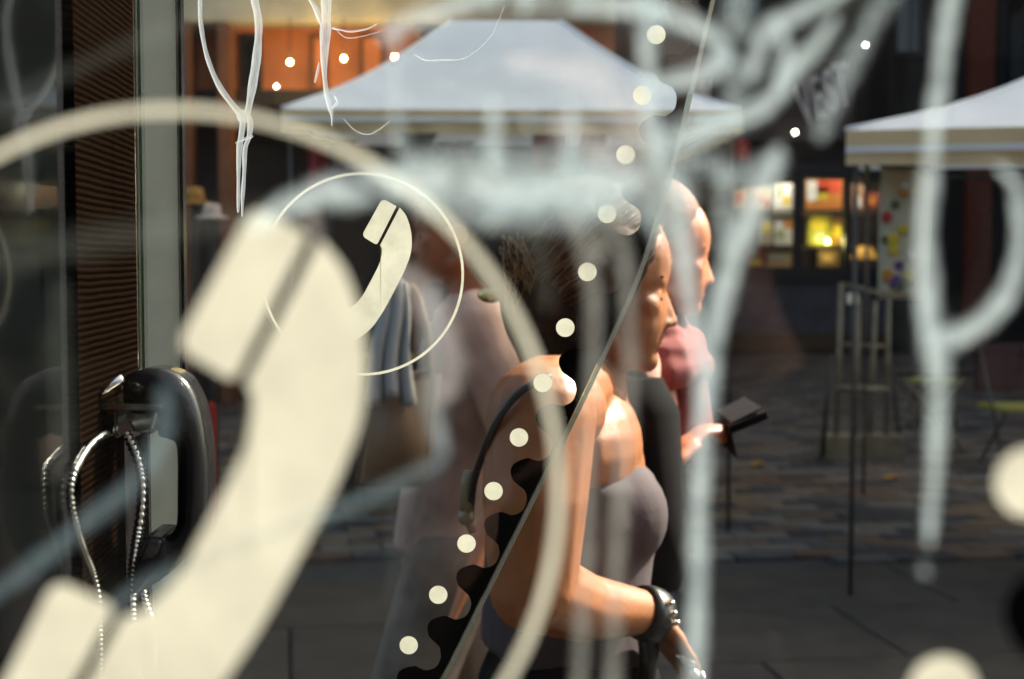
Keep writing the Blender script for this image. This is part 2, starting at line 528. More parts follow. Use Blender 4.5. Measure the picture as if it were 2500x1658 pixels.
edge_px = [(1835, -1100), (1850, -900), (1852, -600), (1827, -350), (1790, -170), (1747, 0), (1692, 233), (1634, 465), (1565, 677), (1491, 846), (1417, 1005), (1332, 1174), (1248, 1343), (1153, 1533), (1089, 1658), (940, 1920), (790, 2180), (640, 2420), (500, 2640)]
dots_px = [(1650, -215), (1628, -65), (1602, 85), (1568, 233), (1527, 378), (1482, 522), (1434, 664), (1380, 800), (1325, 935), (1267, 1068), (1205, 1199), (1139, 1327), (1070, 1452), (998, 1575), (923, 1693), (845, 1810), (765, 1925)]
edge_s = crom(edge_px, 6)
LEFT = 352
outline = [fp(x, y) for x, y in edge_s] + [fp(LEFT, 2640), fp(LEFT, -1100)]
# handset symbol, half drawn then mirrored on its axis
ax_o, ax_d = Vector((0, .015)), Vector((.88, .47)).normalized()
def mir(p):
    v = Vector(p) - ax_o
    t = ax_d * v.dot(ax_d)
    return tuple(ax_o + t * 2 - v)
outer = [(.37, -.655), (.43, -.58), (.472, -.46), (.488, -.32), (.472, -.19), (.43, -.075), (.375, .045)]
inner = [(.175, -.285), (.192, -.245), (.185, -.17), (.158, -.085), (.118, -.005)]
oc = outer + [mir(p) for p in outer[::-1]]
ic = inner + [mir(p) for p in inner[::-1]]
body2 = crom(oc, 5) + crom(ic[::-1], 5)
def round_poly(pts, rads, n=6):
    out = []
    for i, p in enumerate(pts):
        a, b, c = Vector(pts[i - 1]), Vector(p), Vector(pts[(i + 1) % len(pts)])
        r = rads[i]
        if r <= 0: out.append(tuple(b)); continue
        p1 = b + (a - b).normalized() * r; p2 = b + (c - b).normalized() * r
        for k in range(n + 1):
            t = k / n
            out.append(tuple(p1 * (1 - t) ** 2 + b * 2 * t * (1 - t) + p2 * t * t))
    return out
blk = [(-.006, -.378), (.2, -.745), (.338, -.668), (.143, -.287)]
blk1 = round_poly(blk, [.05, .05, .0, .03])
blk2 = [mir(p) for p in blk1]
def sym(pts, s=1): return [(x * RAD, -y * RAD) for x, y in pts]
# scallop
prof = [(0, 0), (28.7, 2.4), (49.3, -13.3), (53.4, -29), (57.1, -43.9), (81.2, -64.6), (102.7, -65.5), (120.9, -50.3), (126.7, -32.1), (133, -12.6)]
scal = []
for i in range(len(dots_px) - 1):
    a, b = Vector(dots_px[i]), Vector(dots_px[i + 1])
    T = (b - a); s = T.length / 148.0; T.normalize()
    n2 = Vector((-T.y, T.x)) * -1
    if n2.x < 0: n2 = -n2
    tip = a + n2 * 82 - T * 18
    for t_, n_ in prof:
        scal.append(tuple(tip + T * t_ * s + n2 * n_))
scal_s = crom(scal, 4)
# inner limit of the black print, a little inside the glass edge
def offset_curve(c, d):
    out = []
    for i, p in enumerate(c):
        a, b = c[max(i - 1, 0)], c[min(i + 1, len(c) - 1)]
        dx, dy = b[0] - a[0], b[1] - a[1]; l = math.hypot(dx, dy)
        out.append((p[0] - dy / l * d, p[1] + dx / l * d))
    return out
ins = crom(offset_curve(edge_s, 14), 3)
def near_i(p): return min(range(len(ins)), key=lambda q: (ins[q][0] - p[0]) ** 2 + (ins[q][1] - p[1]) ** 2)
frit_cells = []                       # the print, one scallop after another
for i in range(1, 14):
    seg = scal[i * len(prof):(i + 1) * len(prof) + 1]
    ext = scal[i * len(prof) - 1:i * len(prof)] + seg + scal[(i + 1) * len(prof) + 1:(i + 1) * len(prof) + 2]
    sm_ = crom(ext, 5)[5:-5]
    a_, b_ = near_i(seg[0]), near_i(seg[-1])
    frit_cells.append(sm_ + ins[a_:b_ + 1][::-1])

def make_pane(Y, ox, oz, lab):
    T_ = lambda pts: [(x + ox, z + oz) for x, z in pts]
    pane = plate('glass_pane', T_(outline), Y, Y + .009, M['dusty_glass'] if Y > 1 else M['glass'], booth)
    pane['label'] = lab
    yy = Y - .0010
    bm = bmesh.new()
    for cell in frit_cells:
        f = bm.faces.new([bm.verts.new((x, Y - .0005, z)) for x, z in T_([fp(*q) for q in cell])])
        bmesh.ops.triangulate(bm, faces=[f], ngon_method='EAR_CLIP')
    bmesh.ops.remove_doubles(bm, verts=bm.verts, dist=.00002)
    from_bm('edge_print', bm, M['frit'], pane)
    for i, (x, y) in enumerate(dots_px):
        c = fp(x, y); r = RAD * .0915
        sheet('dot', T_([(c[0] + r * math.cos(2 * math.pi * k / 36), c[1] + r * math.sin(2 * math.pi * k / 36)) for k in range(36)]), Y - .0005, M['cream'], pane)
    sheet('handset_symbol', T_(sym(body2)), Y - .0005, M['cream'], pane)
    sheet('handset_symbol', T_(sym(blk1)), Y - .0005, M['cream'], pane)
    sheet('handset_symbol', T_(sym(blk2)), Y - .0005, M['cream'], pane)
    n = 120; V = []; Fc = []
    for k in range(n):
        a = 2 * math.pi * k / n
        for rr in (1.0, .974):
            V.append((ox + RAD * rr * math.cos(a), Y - .0005, oz + RAD * rr * math.sin(a)))
    for k in range(n):
        a, b = k * 2, ((k + 1) % n) * 2
        Fc.append((a, a + 1, b + 1, b))
    mesh('symbol_ring', V, Fc, M['cream'], pane)
    # polished edge, chamfered on both faces
    e2 = [fp(x, y) for x, y in edge_s]
    e_in = [fp(x, y) for x, y in offset_curve(edge_s, 11)]
    V, Fc = [], []
    for a, b in zip(T_(e2), T_(e_in)):
        V += [(b[0], Y - .0006, b[1]), (a[0], Y + .0022, a[1]), (a[0] + .0004, Y + .0068, a[1]), (b[0], Y + .0096, b[1])]
    for i in range(len(e2) - 1):
        for k in range(3):
            Fc.append((i * 4 + k, i * 4 + k + 1, i * 4 + 5 + k, i * 4 + 4 + k))
    mesh('polished_edge', V, Fc, M['edge'], pane)
    return pane
far_pane = make_pane(FY, cF.x, cF.z, 'far pane with small crisp telephone symbol')
cN = P(440, 1200, NY)
near_pane = make_pane(NY, cN.x, cN.z, 'near pane with huge blurred telephone symbol')

# back panel of the booth, post and clips
wx0, wx1 = P(340, 829, FY).x, cN.x + fp(LEFT, 829)[0]
def wallx(y): return wx1 + (wx0 - wx1) * (y - NY) / (FY - NY)
def wall_piece(name, ya, yb, za, zb, m, d=0.0, th=.03):
    V = []
    for z in (za, zb):
        V += [(wallx(ya) + d, ya, z), (wallx(yb) + d, yb, z), (wallx(yb) - th, yb, z), (wallx(ya) - th, ya, z)]
    Fc = [(0, 1, 2, 3), (4, 7, 6, 5), (0, 4, 5, 1), (1, 5, 6, 2), (2, 6, 7, 3), (3, 7, 4, 0)]
    return mesh(name, V, Fc, m, booth)
wall_piece('back_panel', NY + .012, .955, .05, 2.25, M['wall_gloss'])
wall_piece('ribbed_panel', 1.0, FY - .012, .05, 2.25, M['ribbed'], .001)
wall_piece('panel_joint', .957, .998, .05, 2.25, M['black_plastic'], -.006)
pl, pr = P(352, 829, 1.265).x, P(447, 829, 1.265).x
box('post', pl, pr, 1.265, 1.272, 0, 2.3, M['alu'], booth, .003)
box('gasket', pr - .0004, pr + .0022, 1.2625, 1.2745, 0, 2.3, M['black_plastic'], booth)  # dark edge strip, added to cover the post's sunlit side
box('glass_clip', P(334, 829, FY).x, P(344, 829, FY).x, FY - .006, FY + .014, .05, 2.25, M['steel'], booth, .002)
box('pane_edge', P(347, 829, FY).x, P(354, 829, FY).x, FY - .0012, FY + .010, .3, 2.1, M['edge'], booth)
box('base_plate', wx0 - .04, wx0 + .06, NY, 1.33, .0, .045, M['alu'], booth, .004)

# graffiti on the far pane (crisp)
G = lambda pts, m='drip', nm='paint_drip': stroke(nm, pts, FY, M[m], far_pane)
G([(489, -160, 14), (487, -60, 11), (489, 0, 10), (491, 57, 10), (505, 134, 12), (532, 203, 13), (563, 249, 14), (592, 283, 18)])
G([(600, -160, 20), (615, -60, 18), (622, 0, 18), (632, 57, 20), (628, 134, 21), (618, 203, 20), (608, 260, 18), (599, 292, 18)])
G([(583, 270, 30), (597, 290, 34), (600, 300, 26)])
G([(590, 288, 15), (593, 302, 14), (589, 337, 12), (585, 364, 15), (583, 421, 10), (583, 478, 9), (582, 520, 5)])
G([(607, 280, 14), (612, 306, 14), (608, 337, 12), (599, 364, 13), (597, 421, 9), (593, 486, 8), (592, 530, 4)])
G([(575, 350, 4), (597, 340, 7), (619, 332, 8)])
G([(799, -160, 34), (798, -60, 30), (797, 0, 28), (796, 56, 27), (793, 112, 22), (792, 167, 14), (797, 223, 13), (806, 260, 15), (811, 284, 6), (811, 308, 3)])
G([(742, -30, 8), (758, 0, 9), (772, 22, 13), (780, 45, 13), (788, 64, 9)])
G([(811, 67, 9), (831, 73, 5), (859, 77, 6), (898, 70, 5), (923, 57, 3)])
G([(822, 74, 3), (845, 92, 4), (880, 90, 3), (931, 77, 2)], 'scratch', 'scratch')
G([(816, 232, 4), (825, 246, 7), (821, 255, 6), (811, 264, 4)])
G([(780, 152, 3), (776, 176, 6), (769, 203, 4)])
G([(839, 290, 2), (867, 318, 3), (898, 328, 4), (928, 315, 4), (954, 294, 2)], 'scratch', 'scratch')
G([(1012, 133, 3), (1030, 143, 5), (1045, 147, 6), (1075, 146, 5), (1129, 144, 3), (1160, 126, 3), (1183, 107, 3), (1206, 77, 2), (1232, 15, 2)], 'scratch', 'scratch')
G([(645, 748, 3), (655, 770, 5), (670, 800, 3)], 'scratch', 'scratch')

# graffiti on the near pane, with painted reflection haze
N_ = lambda pts, m='paint', nm='graffiti_and_haze_stroke': stroke(nm, pts, NY, M[m], near_pane)
# looped drip on the right
N_([(2345, -120, 62), (2319, 0, 58), (2301, 93, 56), (2291, 196, 52), (2277, 289, 50), (2268, 397, 52), (2259, 490, 56), (2254, 584, 62), (2256, 690, 70), (2266, 790, 82), (2282, 870, 76), (2286, 960, 60), (2282, 1060, 52), (2275, 1160, 44), (2268, 1260, 36), (2262, 1330, 20)], 'paint', 'paint_drip')
N_([(2430, 405, 30), (2470, 445, 40), (2482, 500, 44), (2486, 570, 48), (2472, 664, 56), (2434, 744, 66), (2370, 800, 76), (2300, 825, 76), (2272, 810, 60)])
N_([(2250, 1370, 34), (2252, 1388, 40), (2256, 1405, 30)], 'paint_thin', 'paint_drip')
# letters at the top right
N_([(2090, -60, 60), (2016, 0, 58), (1932, 42, 58), (1880, 66, 56), (1852, 116, 54), (1836, 170, 48), (1832, 200, 30)])
N_([(1900, 60, 40), (1910, 110, 48), (1912, 160, 50), (1900, 215, 50)])
N_([(2040, 44, 36), (1988, 112, 50), (1936, 172, 56), (1900, 225, 60), (1850, 268, 62), (1764, 303, 62), (1661, 345, 60), (1600, 370, 50)])
N_([(2200, -70, 70), (2150, 10, 70), (2072, 154, 74), (2025, 261, 70), (1993, 345, 46)], 'paint_thin')
N_([(2110, -60, 110), (2030, 60, 130), (1960, 170, 130)], 'paint_faint')
N_([(1820, -50, 120), (1790, 40, 110), (1830, 90, 90)], 'paint_thin')
N_([(1566, 30, 60), (1620, 44, 62), (1672, 56, 62), (1726, 82, 64), (1762, 124, 66), (1742, 166, 68), (1684, 192, 60), (1619, 205, 58), (1570, 215, 50)], 'paint')
N_([(1740, 120, 90), (1790, 180, 90), (1790, 250, 80), (1750, 300, 90), (1690, 350, 100)], 'paint_thin')
N_([(1590, 345, 70), (1660, 310, 76), (1726, 285, 70), (1775, 300, 54)], 'paint_thin')
# top bar and its short uprights
N_([(930, 100, 50), (985, 64, 60), (1063, 37, 58), (1145, 9, 54), (1230, -10, 50)])
N_([(1160, -10, 60), (1250, -14, 70), (1330, 4, 60), (1375, 22, 44)], 'paint_thin')
N_([(1288, -60, 44), (1283, 0, 42), (1279, 44, 30)])
N_([(1385, 10, 50), (1460, 16, 66), (1559, 20, 72), (1632, 28, 64)])
N_([(1570, -20, 60), (1577, 46, 58), (1580, 161, 54), (1584, 275, 54), (1600, 367, 56), (1604, 430, 50)])
N_([(976, 60, 40), (973, 83, 38), (969, 184, 36), (971, 298, 40), (985, 367, 54), (1000, 430, 60)], 'paint_thin', 'paint_drip')
N_([(1207, 240, 30), (1207, 300, 46), (1206, 360, 54), (1210, 430, 60)], 'paint', 'paint_drip')
N_([(1291, 255, 20), (1292, 285, 30), (1296, 330, 22)], 'paint_thin', 'paint_drip')
N_([(1396, 235, 26), (1395, 290, 36), (1392, 350, 42), (1388, 430, 48)], 'paint', 'paint_drip')
# wide body of the tag
N_([(620, 560, 40), (690, 510, 70), (770, 478, 100), (870, 459, 120), (1008, 446, 130), (1145, 450, 135), (1283, 462, 135), (1421, 462, 140), (1530, 440, 120), (1590, 410, 80)])
N_([(1010, 500, 90), (1145, 515, 110), (1283, 525, 115), (1421, 525, 110), (1530, 500, 90)], 'paint_thin')
N_([(1000, 390, 80), (1150, 380, 90), (1300, 390, 90), (1450, 385, 100), (1560, 380, 90)], 'paint_thin')
N_([(1460, 560, 40), (1470, 600, 60), (1440, 640, 56)], 'paint_run_shaded', 'paint_drip')
N_([(1250, 540, 60), (1310, 600, 76), (1330, 680, 60), (1340, 760, 40)], 'paint_faint', 'paint_drip')
N_([(1000, 250, 200), (1180, 220, 240), (1360, 230, 240), (1500, 260, 200)], 'paint_faint')
N_([(1540, 330, 120), (1600, 440, 130), (1640, 520, 110), (1640, 600, 70)], 'paint_run_shaded')
N_([(1180, 560, 60), (1230, 500, 130), (1330, 470, 190), (1450, 470, 200), (1560, 500, 150), (1600, 560, 60)], 'paint_thin')
N_([(1230, 150, 60), (1330, 160, 120), (1440, 190, 150), (1520, 270, 150), (1560, 370, 130)], 'reflection_haze')  # soft pinkish strokes from here down paint the photographer's reflection
N_([(1330, 300, 90), (1420, 330, 140), (1500, 400, 140), (1540, 470, 110)], 'reflection_haze')
N_([(960, 640, 60), (1020, 700, 110), (1080, 790, 120), (1100, 900, 110), (1080, 980, 60)], 'reflection_haze')
N_([(740, 500, 30), (765, 540, 46), (775, 590, 40)], 'reflection_haze')
# the V on the right with its long drip
N_([(1905, 358, 46), (1868, 440, 84), (1824, 537, 88), (1787, 630, 80), (1762, 720, 66), (1740, 830, 60), (1726, 940, 60), (1714, 1045, 60), (1706, 1238, 58), (1703, 1432, 58), (1695, 1625, 58), (1690, 1760, 58)], 'paint', 'paint_drip')
N_([(1764, 380, 50), (1762, 450, 56), (1766, 530, 56), (1764, 620, 50)], 'paint_thin')
N_([(1740, 440, 60), (1815, 430, 90), (1880, 390, 60)], 'paint_thin')
N_([(1640, 380, 70), (1700, 400, 90), (1770, 410, 80)], 'paint_thin')
N_([(1630, 420, 70), (1652, 500, 84), (1664, 590, 80), (1676, 690, 66), (1692, 800, 54), (1712, 920, 50), (1716, 1020, 40)], 'paint', 'paint_drip')
N_([(1600, 380, 90), (1650, 450, 110), (1690, 500, 90)], 'paint_thin')
N_([(1590, 440, 60), (1610, 520, 60), (1600, 600, 40)], 'paint_thin')
# drips running down across the woman
N_([(1395, 510, 50), (1420, 590, 56), (1444, 680, 48), (1451, 760, 46), (1449, 913, 46), (1440, 1080, 46), (1433, 1326, 46), (1420, 1555, 46), (1412, 1760, 46)], 'paint_run_shaded', 'paint_drip')
N_([(1490, 500, 60), (1514, 580, 54), (1527, 645, 48), (1535, 798, 44), (1540, 913, 44), (1526, 1080, 46), (1510, 1249, 48), (1500, 1500, 48), (1494, 1760, 48)], 'paint_run_shaded', 'paint_drip')
N_([(1060, 690, 44), (1049, 800, 46), (1056, 900, 44), (1058, 980, 46), (1070, 1050, 54), (1092, 1106, 44)], 'paint_thin', 'paint_drip')
N_([(975, 1150, 30), (970, 1320, 34), (962, 1480, 24)], 'paint_faint', 'paint_drip')
# long dim strokes lower left and mid left
N_([(-60, 1490, 60), (0, 1441, 62), (115, 1356, 64), (214, 1272, 64), (329, 1180, 66), (390, 1090, 64), (410, 1000, 70), (400, 940, 60)], 'paint_dim')
N_([(270, 1490, 40), (329, 1441, 52), (421, 1395, 56), (600, 1325, 54), (842, 1232, 50), (991, 1168, 50), (1095, 1108, 54)], 'paint_dim')
N_([(-60, 650, 130), (120, 610, 130), (320, 575, 120), (480, 550, 110), (680, 515, 100)], 'paint_faint')
N_([(-60, 285, 60), (120, 200, 60), (300, 125, 60), (510, 40, 70), (680, 0, 80)], 'paint_faint')
N_([(160, 680, 90), (150, 850, 110), (160, 1010, 100), (150, 1180, 80)], 'paint_faint', 'paint_drip')
N_([(460, 20, 120), (590, 20, 140), (760, 30, 140), (910, 40, 120)], 'paint_faint')

# ------------------------------------------------------------------ payphone
PY = 1.10
phone = thing('payphone', 'black wall payphone with hanging handset, chrome cradle and armoured steel cord', 'payphone', (wallx(PY), PY, 1.0))
def pp(px, py, Y=PY):
    p = P(px, py, Y); return (p.x, p.z)
hs_out = crom([(322, 984), (321, 930), (336, 906), (372, 897), (420, 903), (462, 930), (490, 985), (504, 1050), (512, 1130), (510, 1220), (498, 1290), (470, 1345), (420, 1392), (370, 1424), (335, 1436)], 5)
hs_in = crom([(328, 1412), (340, 1372), (360, 1328), (372, 1302), (383, 1293), (420, 1298), (441, 1282), (450, 1255), (451, 1180), (451, 1110), (446, 1072), (428, 1062), (405, 1052), (408, 1010), (414, 988)], 5)
handset = plate('handset', [pp(x, y) for x, y in hs_out + hs_in], PY - .024, PY + .024, M['black_plastic'], phone, .006)
for p_ in handset.data.polygons: p_.use_smooth = True
plate('earpiece', [pp(x, y, PY) for x, y in [(326, 986), (414, 990), (398, 1050), (352, 1056), (336, 1030)]], PY - .028, PY + .028, M['chrome'], handset, .004)
plate('mouthpiece', [pp(x, y, PY) for x, y in [(379, 1292), (425, 1298), (408, 1345), (352, 1352)]], PY - .029, PY + .029, M['black_plastic'], handset, .004)
# cradle
def wp_(px, py, Y): return P(px, py, Y)
bm = bmesh.new()
a = P(246, 962, PY); b = P(326, 915, PY)
bm_tube(bm, [(a.x, PY - .03, a.z), (b.x, PY - .03, b.z)], .0035)
from_bm('cradle_arm', bm, M['steel'], phone, True)
bm = bmesh.new(); bm_tube(bm, [(a.x, PY + .03, a.z), (b.x, PY + .03, b.z)], .0035)
from_bm('cradle_arm', bm, M['steel'], phone, True)
x0, z0 = pp(236, 985); x1, z1 = pp(424, 978)
box('cradle_shelf', wallx(PY) + .001, x1, PY - .035, PY + .035, z0 - .001, z0 + .003, M['steel'], phone, .001)
x0, z0 = pp(250, 1060); x1, z1 = pp(312, 990)
box('switch_box', x0, x1, PY - .03, PY + .03, z0, z1, M['chrome'], phone, .002)
box('switch_window', x0 + .004, x1 - .004, PY - .0325, PY - .031, z0 + .004, z1 - .004, M['ribbed'], phone)
x0, z0 = pp(231, 1098); x1, z1 = pp(246, 964)
box('hook_bar', x0, x1, PY - .045, PY - .036, z0, z1, M['black_plastic'], phone, .001)
x0, _ = pp(160, 1100); _, zt = pp(160, 1062); _, zb = pp(160, 1900)
box('body', wallx(1.12) - .001, P(300, 1100, 1.16).x, 1.12, 1.20, zb, zt, M['black_plastic'], phone, .008)
# armoured cord with its rings
path = crom([P(x, y, Yc) for x, y, Yc in []] or [tuple(P(*q)) for q in ((309, 1056, 1.085), (322, 1085, 1.083), (336, 1120, 1.08), (346, 1170, 1.08), (347, 1215, 1.08), (343, 1260, 1.08), (335, 1310, 1.08), (327, 1370, 1.08), (322, 1430, 1.08), (321, 1500, 1.08), (326, 1600, 1.08), (345, 1680, 1.085), (372, 1640, 1.09), (372, 1540, 1.098), (352, 1470, 1.1), (345, 1425, 1.1))], 10)
pts, rs = [], []
acc = 0.0; fine = []
for i in range(len(path) - 1):
    a, b = Vector(path[i]), Vector(path[i + 1])
    n = max(1, int((b - a).length / .0008))
    fine += [a.lerp(b, k / n) for k in range(n)]
for i, p in enumerate(fine):
    pts.append(p); rs.append(.0039 * (1 + .2 * math.sin(i * .0008 / .0031 * 2 * math.pi)))
bm = bmesh.new(); bm_tube(bm, pts, rs, 10)
from_bm('armoured_cord_and_reflection', bm, M['steel'], phone, True)
path = crom([tuple(P(*q)) for q in ((272, 1052, 1.085), (246, 1066, 1.045), (216, 1092, .995), (188, 1136, .955), (176, 1168, .945), (171, 1200, .943), (178, 1260, .948), (198, 1330, .97), (225, 1400, .995), (240, 1470, 1.0), (242, 1600, 1.0), (236, 1720, 1.0))], 10)  # second loop, thinner and darker, stands in for the cord's reflection in the panel
fine = []
for i in range(len(path) - 1):
    a, b = Vector(path[i]), Vector(path[i + 1])
    n = max(1, int((b - a).length / .0008))
    fine += [a.lerp(b, k / n) for k in range(n)]
bm = bmesh.new(); bm_tube(bm, fine, [.0027 * (1 + .25 * math.sin(i * .0008 / .0031 * 2 * math.pi)) for i in range(len(fine))], 10)
from_bm('armoured_cord_and_reflection', bm, M['chrome'], phone, True)

# ------------------------------------------------------------------ buildings
M['dark_wall'] = mat('dark brown render', (.013, .009, .006, 1), .8, noise=.25, nscale=3)
M['dark_frame'] = mat('black window frame', (.007, .006, .005, 1), .5)
M['brick_pier'] = mat('brick pier', (.14, .035, .016, 1), .8, noise=.3, nscale=12)
M['riser'] = mat('grey stall riser', (.07, .072, .08, 1), .6, noise=.3, nscale=4)
M['timber'] = mat('timber plinth', (.08, .05, .018, 1), .6, noise=.3, nscale=6)
M['window_dark'] = mat('dark window', (.008, .009, .01, 1), .06)
M['shop_in'] = mat('shop interior', (.03, .022, .014, 1), .9)
SY = 24.0
def sp(px, py, Y=SY):
    p = P(px, py, Y); return (p.x, p.z)
shop = thing('shop_building', 'dark brown shop building with lettered fascia and lit display windows behind the stalls', 'building', (6, SY, 0))
xl, xr = sp(1560, 500)[0], sp(2168, 500)[0]
zt, zb = sp(1900, 398)[1], sp(1900, 655)[1]
# wall around the display window
XL, XR, HT = 1.2, 42.0, 16.0
box('wall', XL, xl, SY, SY + .5, 0, zt, M['dark_wall'], shop)
box('wall', xr, XR, SY, SY + .5, 0, zt, M['dark_wall'], shop)
box('upper_wall', XL, XR, SY, SY + 8, zt, HT, M['dark_wall'], shop)
box('shop_back', xl - 1, xr + 1, SY + 1.6, SY + 1.8, 0, zt, M['shop_in'], shop)
box('shop_floor', xl - 1, xr + 1, SY + .12, SY + 1.6, zb - .25, zb - .12, M['shop_in'], shop)
box('stall_riser', xl, xr, SY - .05, SY + .12, sp(1900, 812)[1], sp(1900, 690)[1], M['riser'], shop)
box('window_sill', xl, xr, SY - .12, SY + .12, sp(1900, 690)[1] + .002, zb, M['dark_frame'], shop, .01)
box('plinth', xl, xr, SY - .1, SY + .12, 0, sp(1900, 812)[1] - .002, M['timber'], shop, .01)
for a, b in ((1560, 1690), (1700, 1938), (1958, 2062), (2076, 2160)):
    xa, xb = sp(a, 500)[0], sp(b, 500)[0]
    w_ = box('window_pane', xa, xb, SY + .05, SY + .06, zb, zt, M['shop_glass'], shop)
for a, b in ((1690, 1700), (1938, 1958), (2062, 2076), (2158, 2172)):
    xa, xb = sp(a, 500)[0], sp(b, 500)[0]
    box('mullion', xa, xb, SY - .02, SY + .14, zb, zt, M['dark_frame'], shop, .005)
box('lamp_hiding_rail', xl, xr, SY - .03, SY + .16, zt - .26, zt - .002, M['dark_frame'], shop, .01)  # rail added across the window tops to hide the shop lamps
z_ = sp(1900, 515)[1]
box('shelf', xl, xr, SY + .56, SY + .95, z_ - .03, z_, M['timber'], shop)
z2 = sp(1900, 600)[1]
box('shelf', xl, xr, SY + .56, SY + .95, z2 - .03, z2, M['timber'], shop)
# red piers
for a, b in ((2352, 2412), (2640, 2720)):
    xa, xb = sp(a, 500)[0], sp(b, 500)[0]
    box('pier', xa, xb, SY - .25, SY - .002, 0, 14, M['brick_pier'], shop, .02)
# upper windows
for a, b, y0, y1 in ((2180, 2262, -40, 135), (2440, 2560, -60, 220), (1985, 2095, -260, -90), (2180, 2262, -330, -130), (1600, 1700, -120, 90), (1760, 1860, -160, 60)):
    xa, za = sp(a, y1); xb, zc = sp(b, y0)
    f_ = box('window', xa, xb, SY - .05, SY - .004, za, zc, M['dark_frame'], shop, .01)
    box('pane', xa + .06, (xa + xb) / 2 - .02, SY - .058, SY - .052, za + .06, zc - .06, M['window_dark'], f_)
    box('pane', (xa + xb) / 2 + .02, xb - .06, SY - .058, SY - .052, za + .06, zc - .06, M['window_dark'], f_)
# fascia sign with the letters that can be read
M['sign'] = mat('brown sign board', (.055, .04, .028, 1), .6, noise=.2, nscale=4)
M['letter'] = mat('pale sign letters', (.85, .8, .72, 1), .5)
xa, za = sp(1690, 345); xb, zc = sp(2085, 140)
sgn = box('sign_board', xa, xb, SY - .09, SY - .004, za, zc, M['sign'], shop, .01)
def letter(ch, px, py, h_px, rot):
    cu = bpy.data.curves.new('sign_letter', 'FONT')
    cu.body = ch; cu.size = 1; cu.extrude = .02; cu.align_x = 'CENTER'; cu.align_y = 'CENTER'
    cu.offset = .012
    o = bpy.data.objects.new('sign_letter', cu)
    C.objects.link(o)
    dg = bpy.context.evaluated_depsgraph_get()
    me = bpy.data.meshes.new_from_object(o.evaluated_get(dg))
    C.objects.unlink(o); bpy.data.objects.remove(o)
    p = P(px, py, SY - .12)
    s = h_px / F * SY / .7
    me.transform(Matrix.Translation(p) @ Matrix.Rotation(R(rot), 4, 'Y') @ Matrix.Rotation(R(90), 4, 'X') @ Matrix.Diagonal((s * .40, s, s, 1)))
    o = bpy.data.objects.new('sign_letter', me)
    C.objects.link(o); me.materials.append(M['letter'])
    adopt(o, sgn)
for ch, x, y, h, r_ in (('V', 1966, 262, 104, -16), ('E', 1997, 244, 104, -14), ('S', 2027, 228, 104, -12), ('T', 2056, 212, 104, -10), ('H', 1722, 225, 60, 0)):
    letter(ch, x, y, h, r_)

M['terracotta'] = mat('terracotta render', (.5, .15, .055, 1), .8, noise=.25, nscale=2.5)
M['beige'] = mat('beige concrete', (.5, .40, .27, 1), .8, noise=.15, nscale=3)
M['brown_col'] = mat('brown column', (.16, .055, .02, 1), .7, noise=.2, nscale=5)
M['cafe_dark'] = mat('dark café front', (.02, .012, .008, 1), .7, noise=.3, nscale=4)
BY = 15.5
caf = thing('terracotta_building', 'terracotta café building with beige balcony slab and lamps behind the white tent', 'building', (-2.6, BY, 0))
def bp_(px, py, Y=BY):
    p = P(px, py, Y); return (p.x, p.z)
x0 = -14; x1 = 1.1
zsl = bp_(600, 58, BY - .4)[1]; zlow = bp_(600, 245)[1]
box('wall', x0, x1, BY, BY + 6, zlow, 13, M['terracotta'], caf)
box('wall', x0, x1, BY + 1.2, BY + 6, 0, zlow - .002, M['cafe_dark'], caf)
V = []
za, zb2 = bp_(440, 84)[1], bp_(1060, 30)[1]
sl = box('balcony_slab', x0, x1, BY - .4, BY - .002, zsl + .02, zsl + 1.15, M['beige'], caf, .02)
sl.rotation_euler = (0, 0, 0)
for a, b in ((452, 486), (548, 580), (1010, 1040)):
    box('column', bp_(a, 300)[0], bp_(b, 300)[0], BY - .4, BY - .05, 0, zsl + .018, M['brown_col'], caf, .02)
for a, b in ((590, 640), (760, 800), (880, 940)):
    xa, za = bp_(a, 225); xb, zc = bp_(b, 85)
    f_ = box('window', xa, xb, BY - .06, BY - .004, za, zc, M['dark_frame'] if a < 600 else M['brown_col'], caf, .01)
    box('pane', xa + .05, xb - .05, BY - .067, BY - .062, za + .05, zc - .05, M['window_dark'] if a < 600 else M['terracotta'], f_)
box('lintel', x0, x1, BY - .12, BY - .003, zlow - .08, zlow + .1, M['cafe_dark'], caf, .01)
box('counter', bp_(440, 600)[0], bp_(700, 600)[0], BY + .2, BY + .8, 0, 1.05, M['cafe_dark'], caf, .02)

# unseen building added behind the photographer to darken reflections in the booth glass
M['old_brick'] = mat('old dark brick', (.03, .022, .017, 1), .85, noise=.3, nscale=2)
opp = thing('reflection_blocker', 'brown brick building across the street, mirrored faintly in the booth glass', 'building', (0, -9, 0))
box('wall', -30, 30, -15, -9, 0, 7.6, M['old_brick'], opp)
for k in range(-6, 7):
    for z in (1.0, 4.4):
        f_ = box('window', k * 3.2 - .7, k * 3.2 + .7, -8.99, -8.93, z, z + 2.0, M['dark_frame'], opp, .01)
        box('pane', k * 3.2 - .6, k * 3.2 + .6, -8.925, -8.915, z + .1, z + 1.9, M['window_dark'], f_)
box('cornice', -30, 30, -9.0, -8.7, 7.602, 8.0, M['old_brick'], opp, .02)

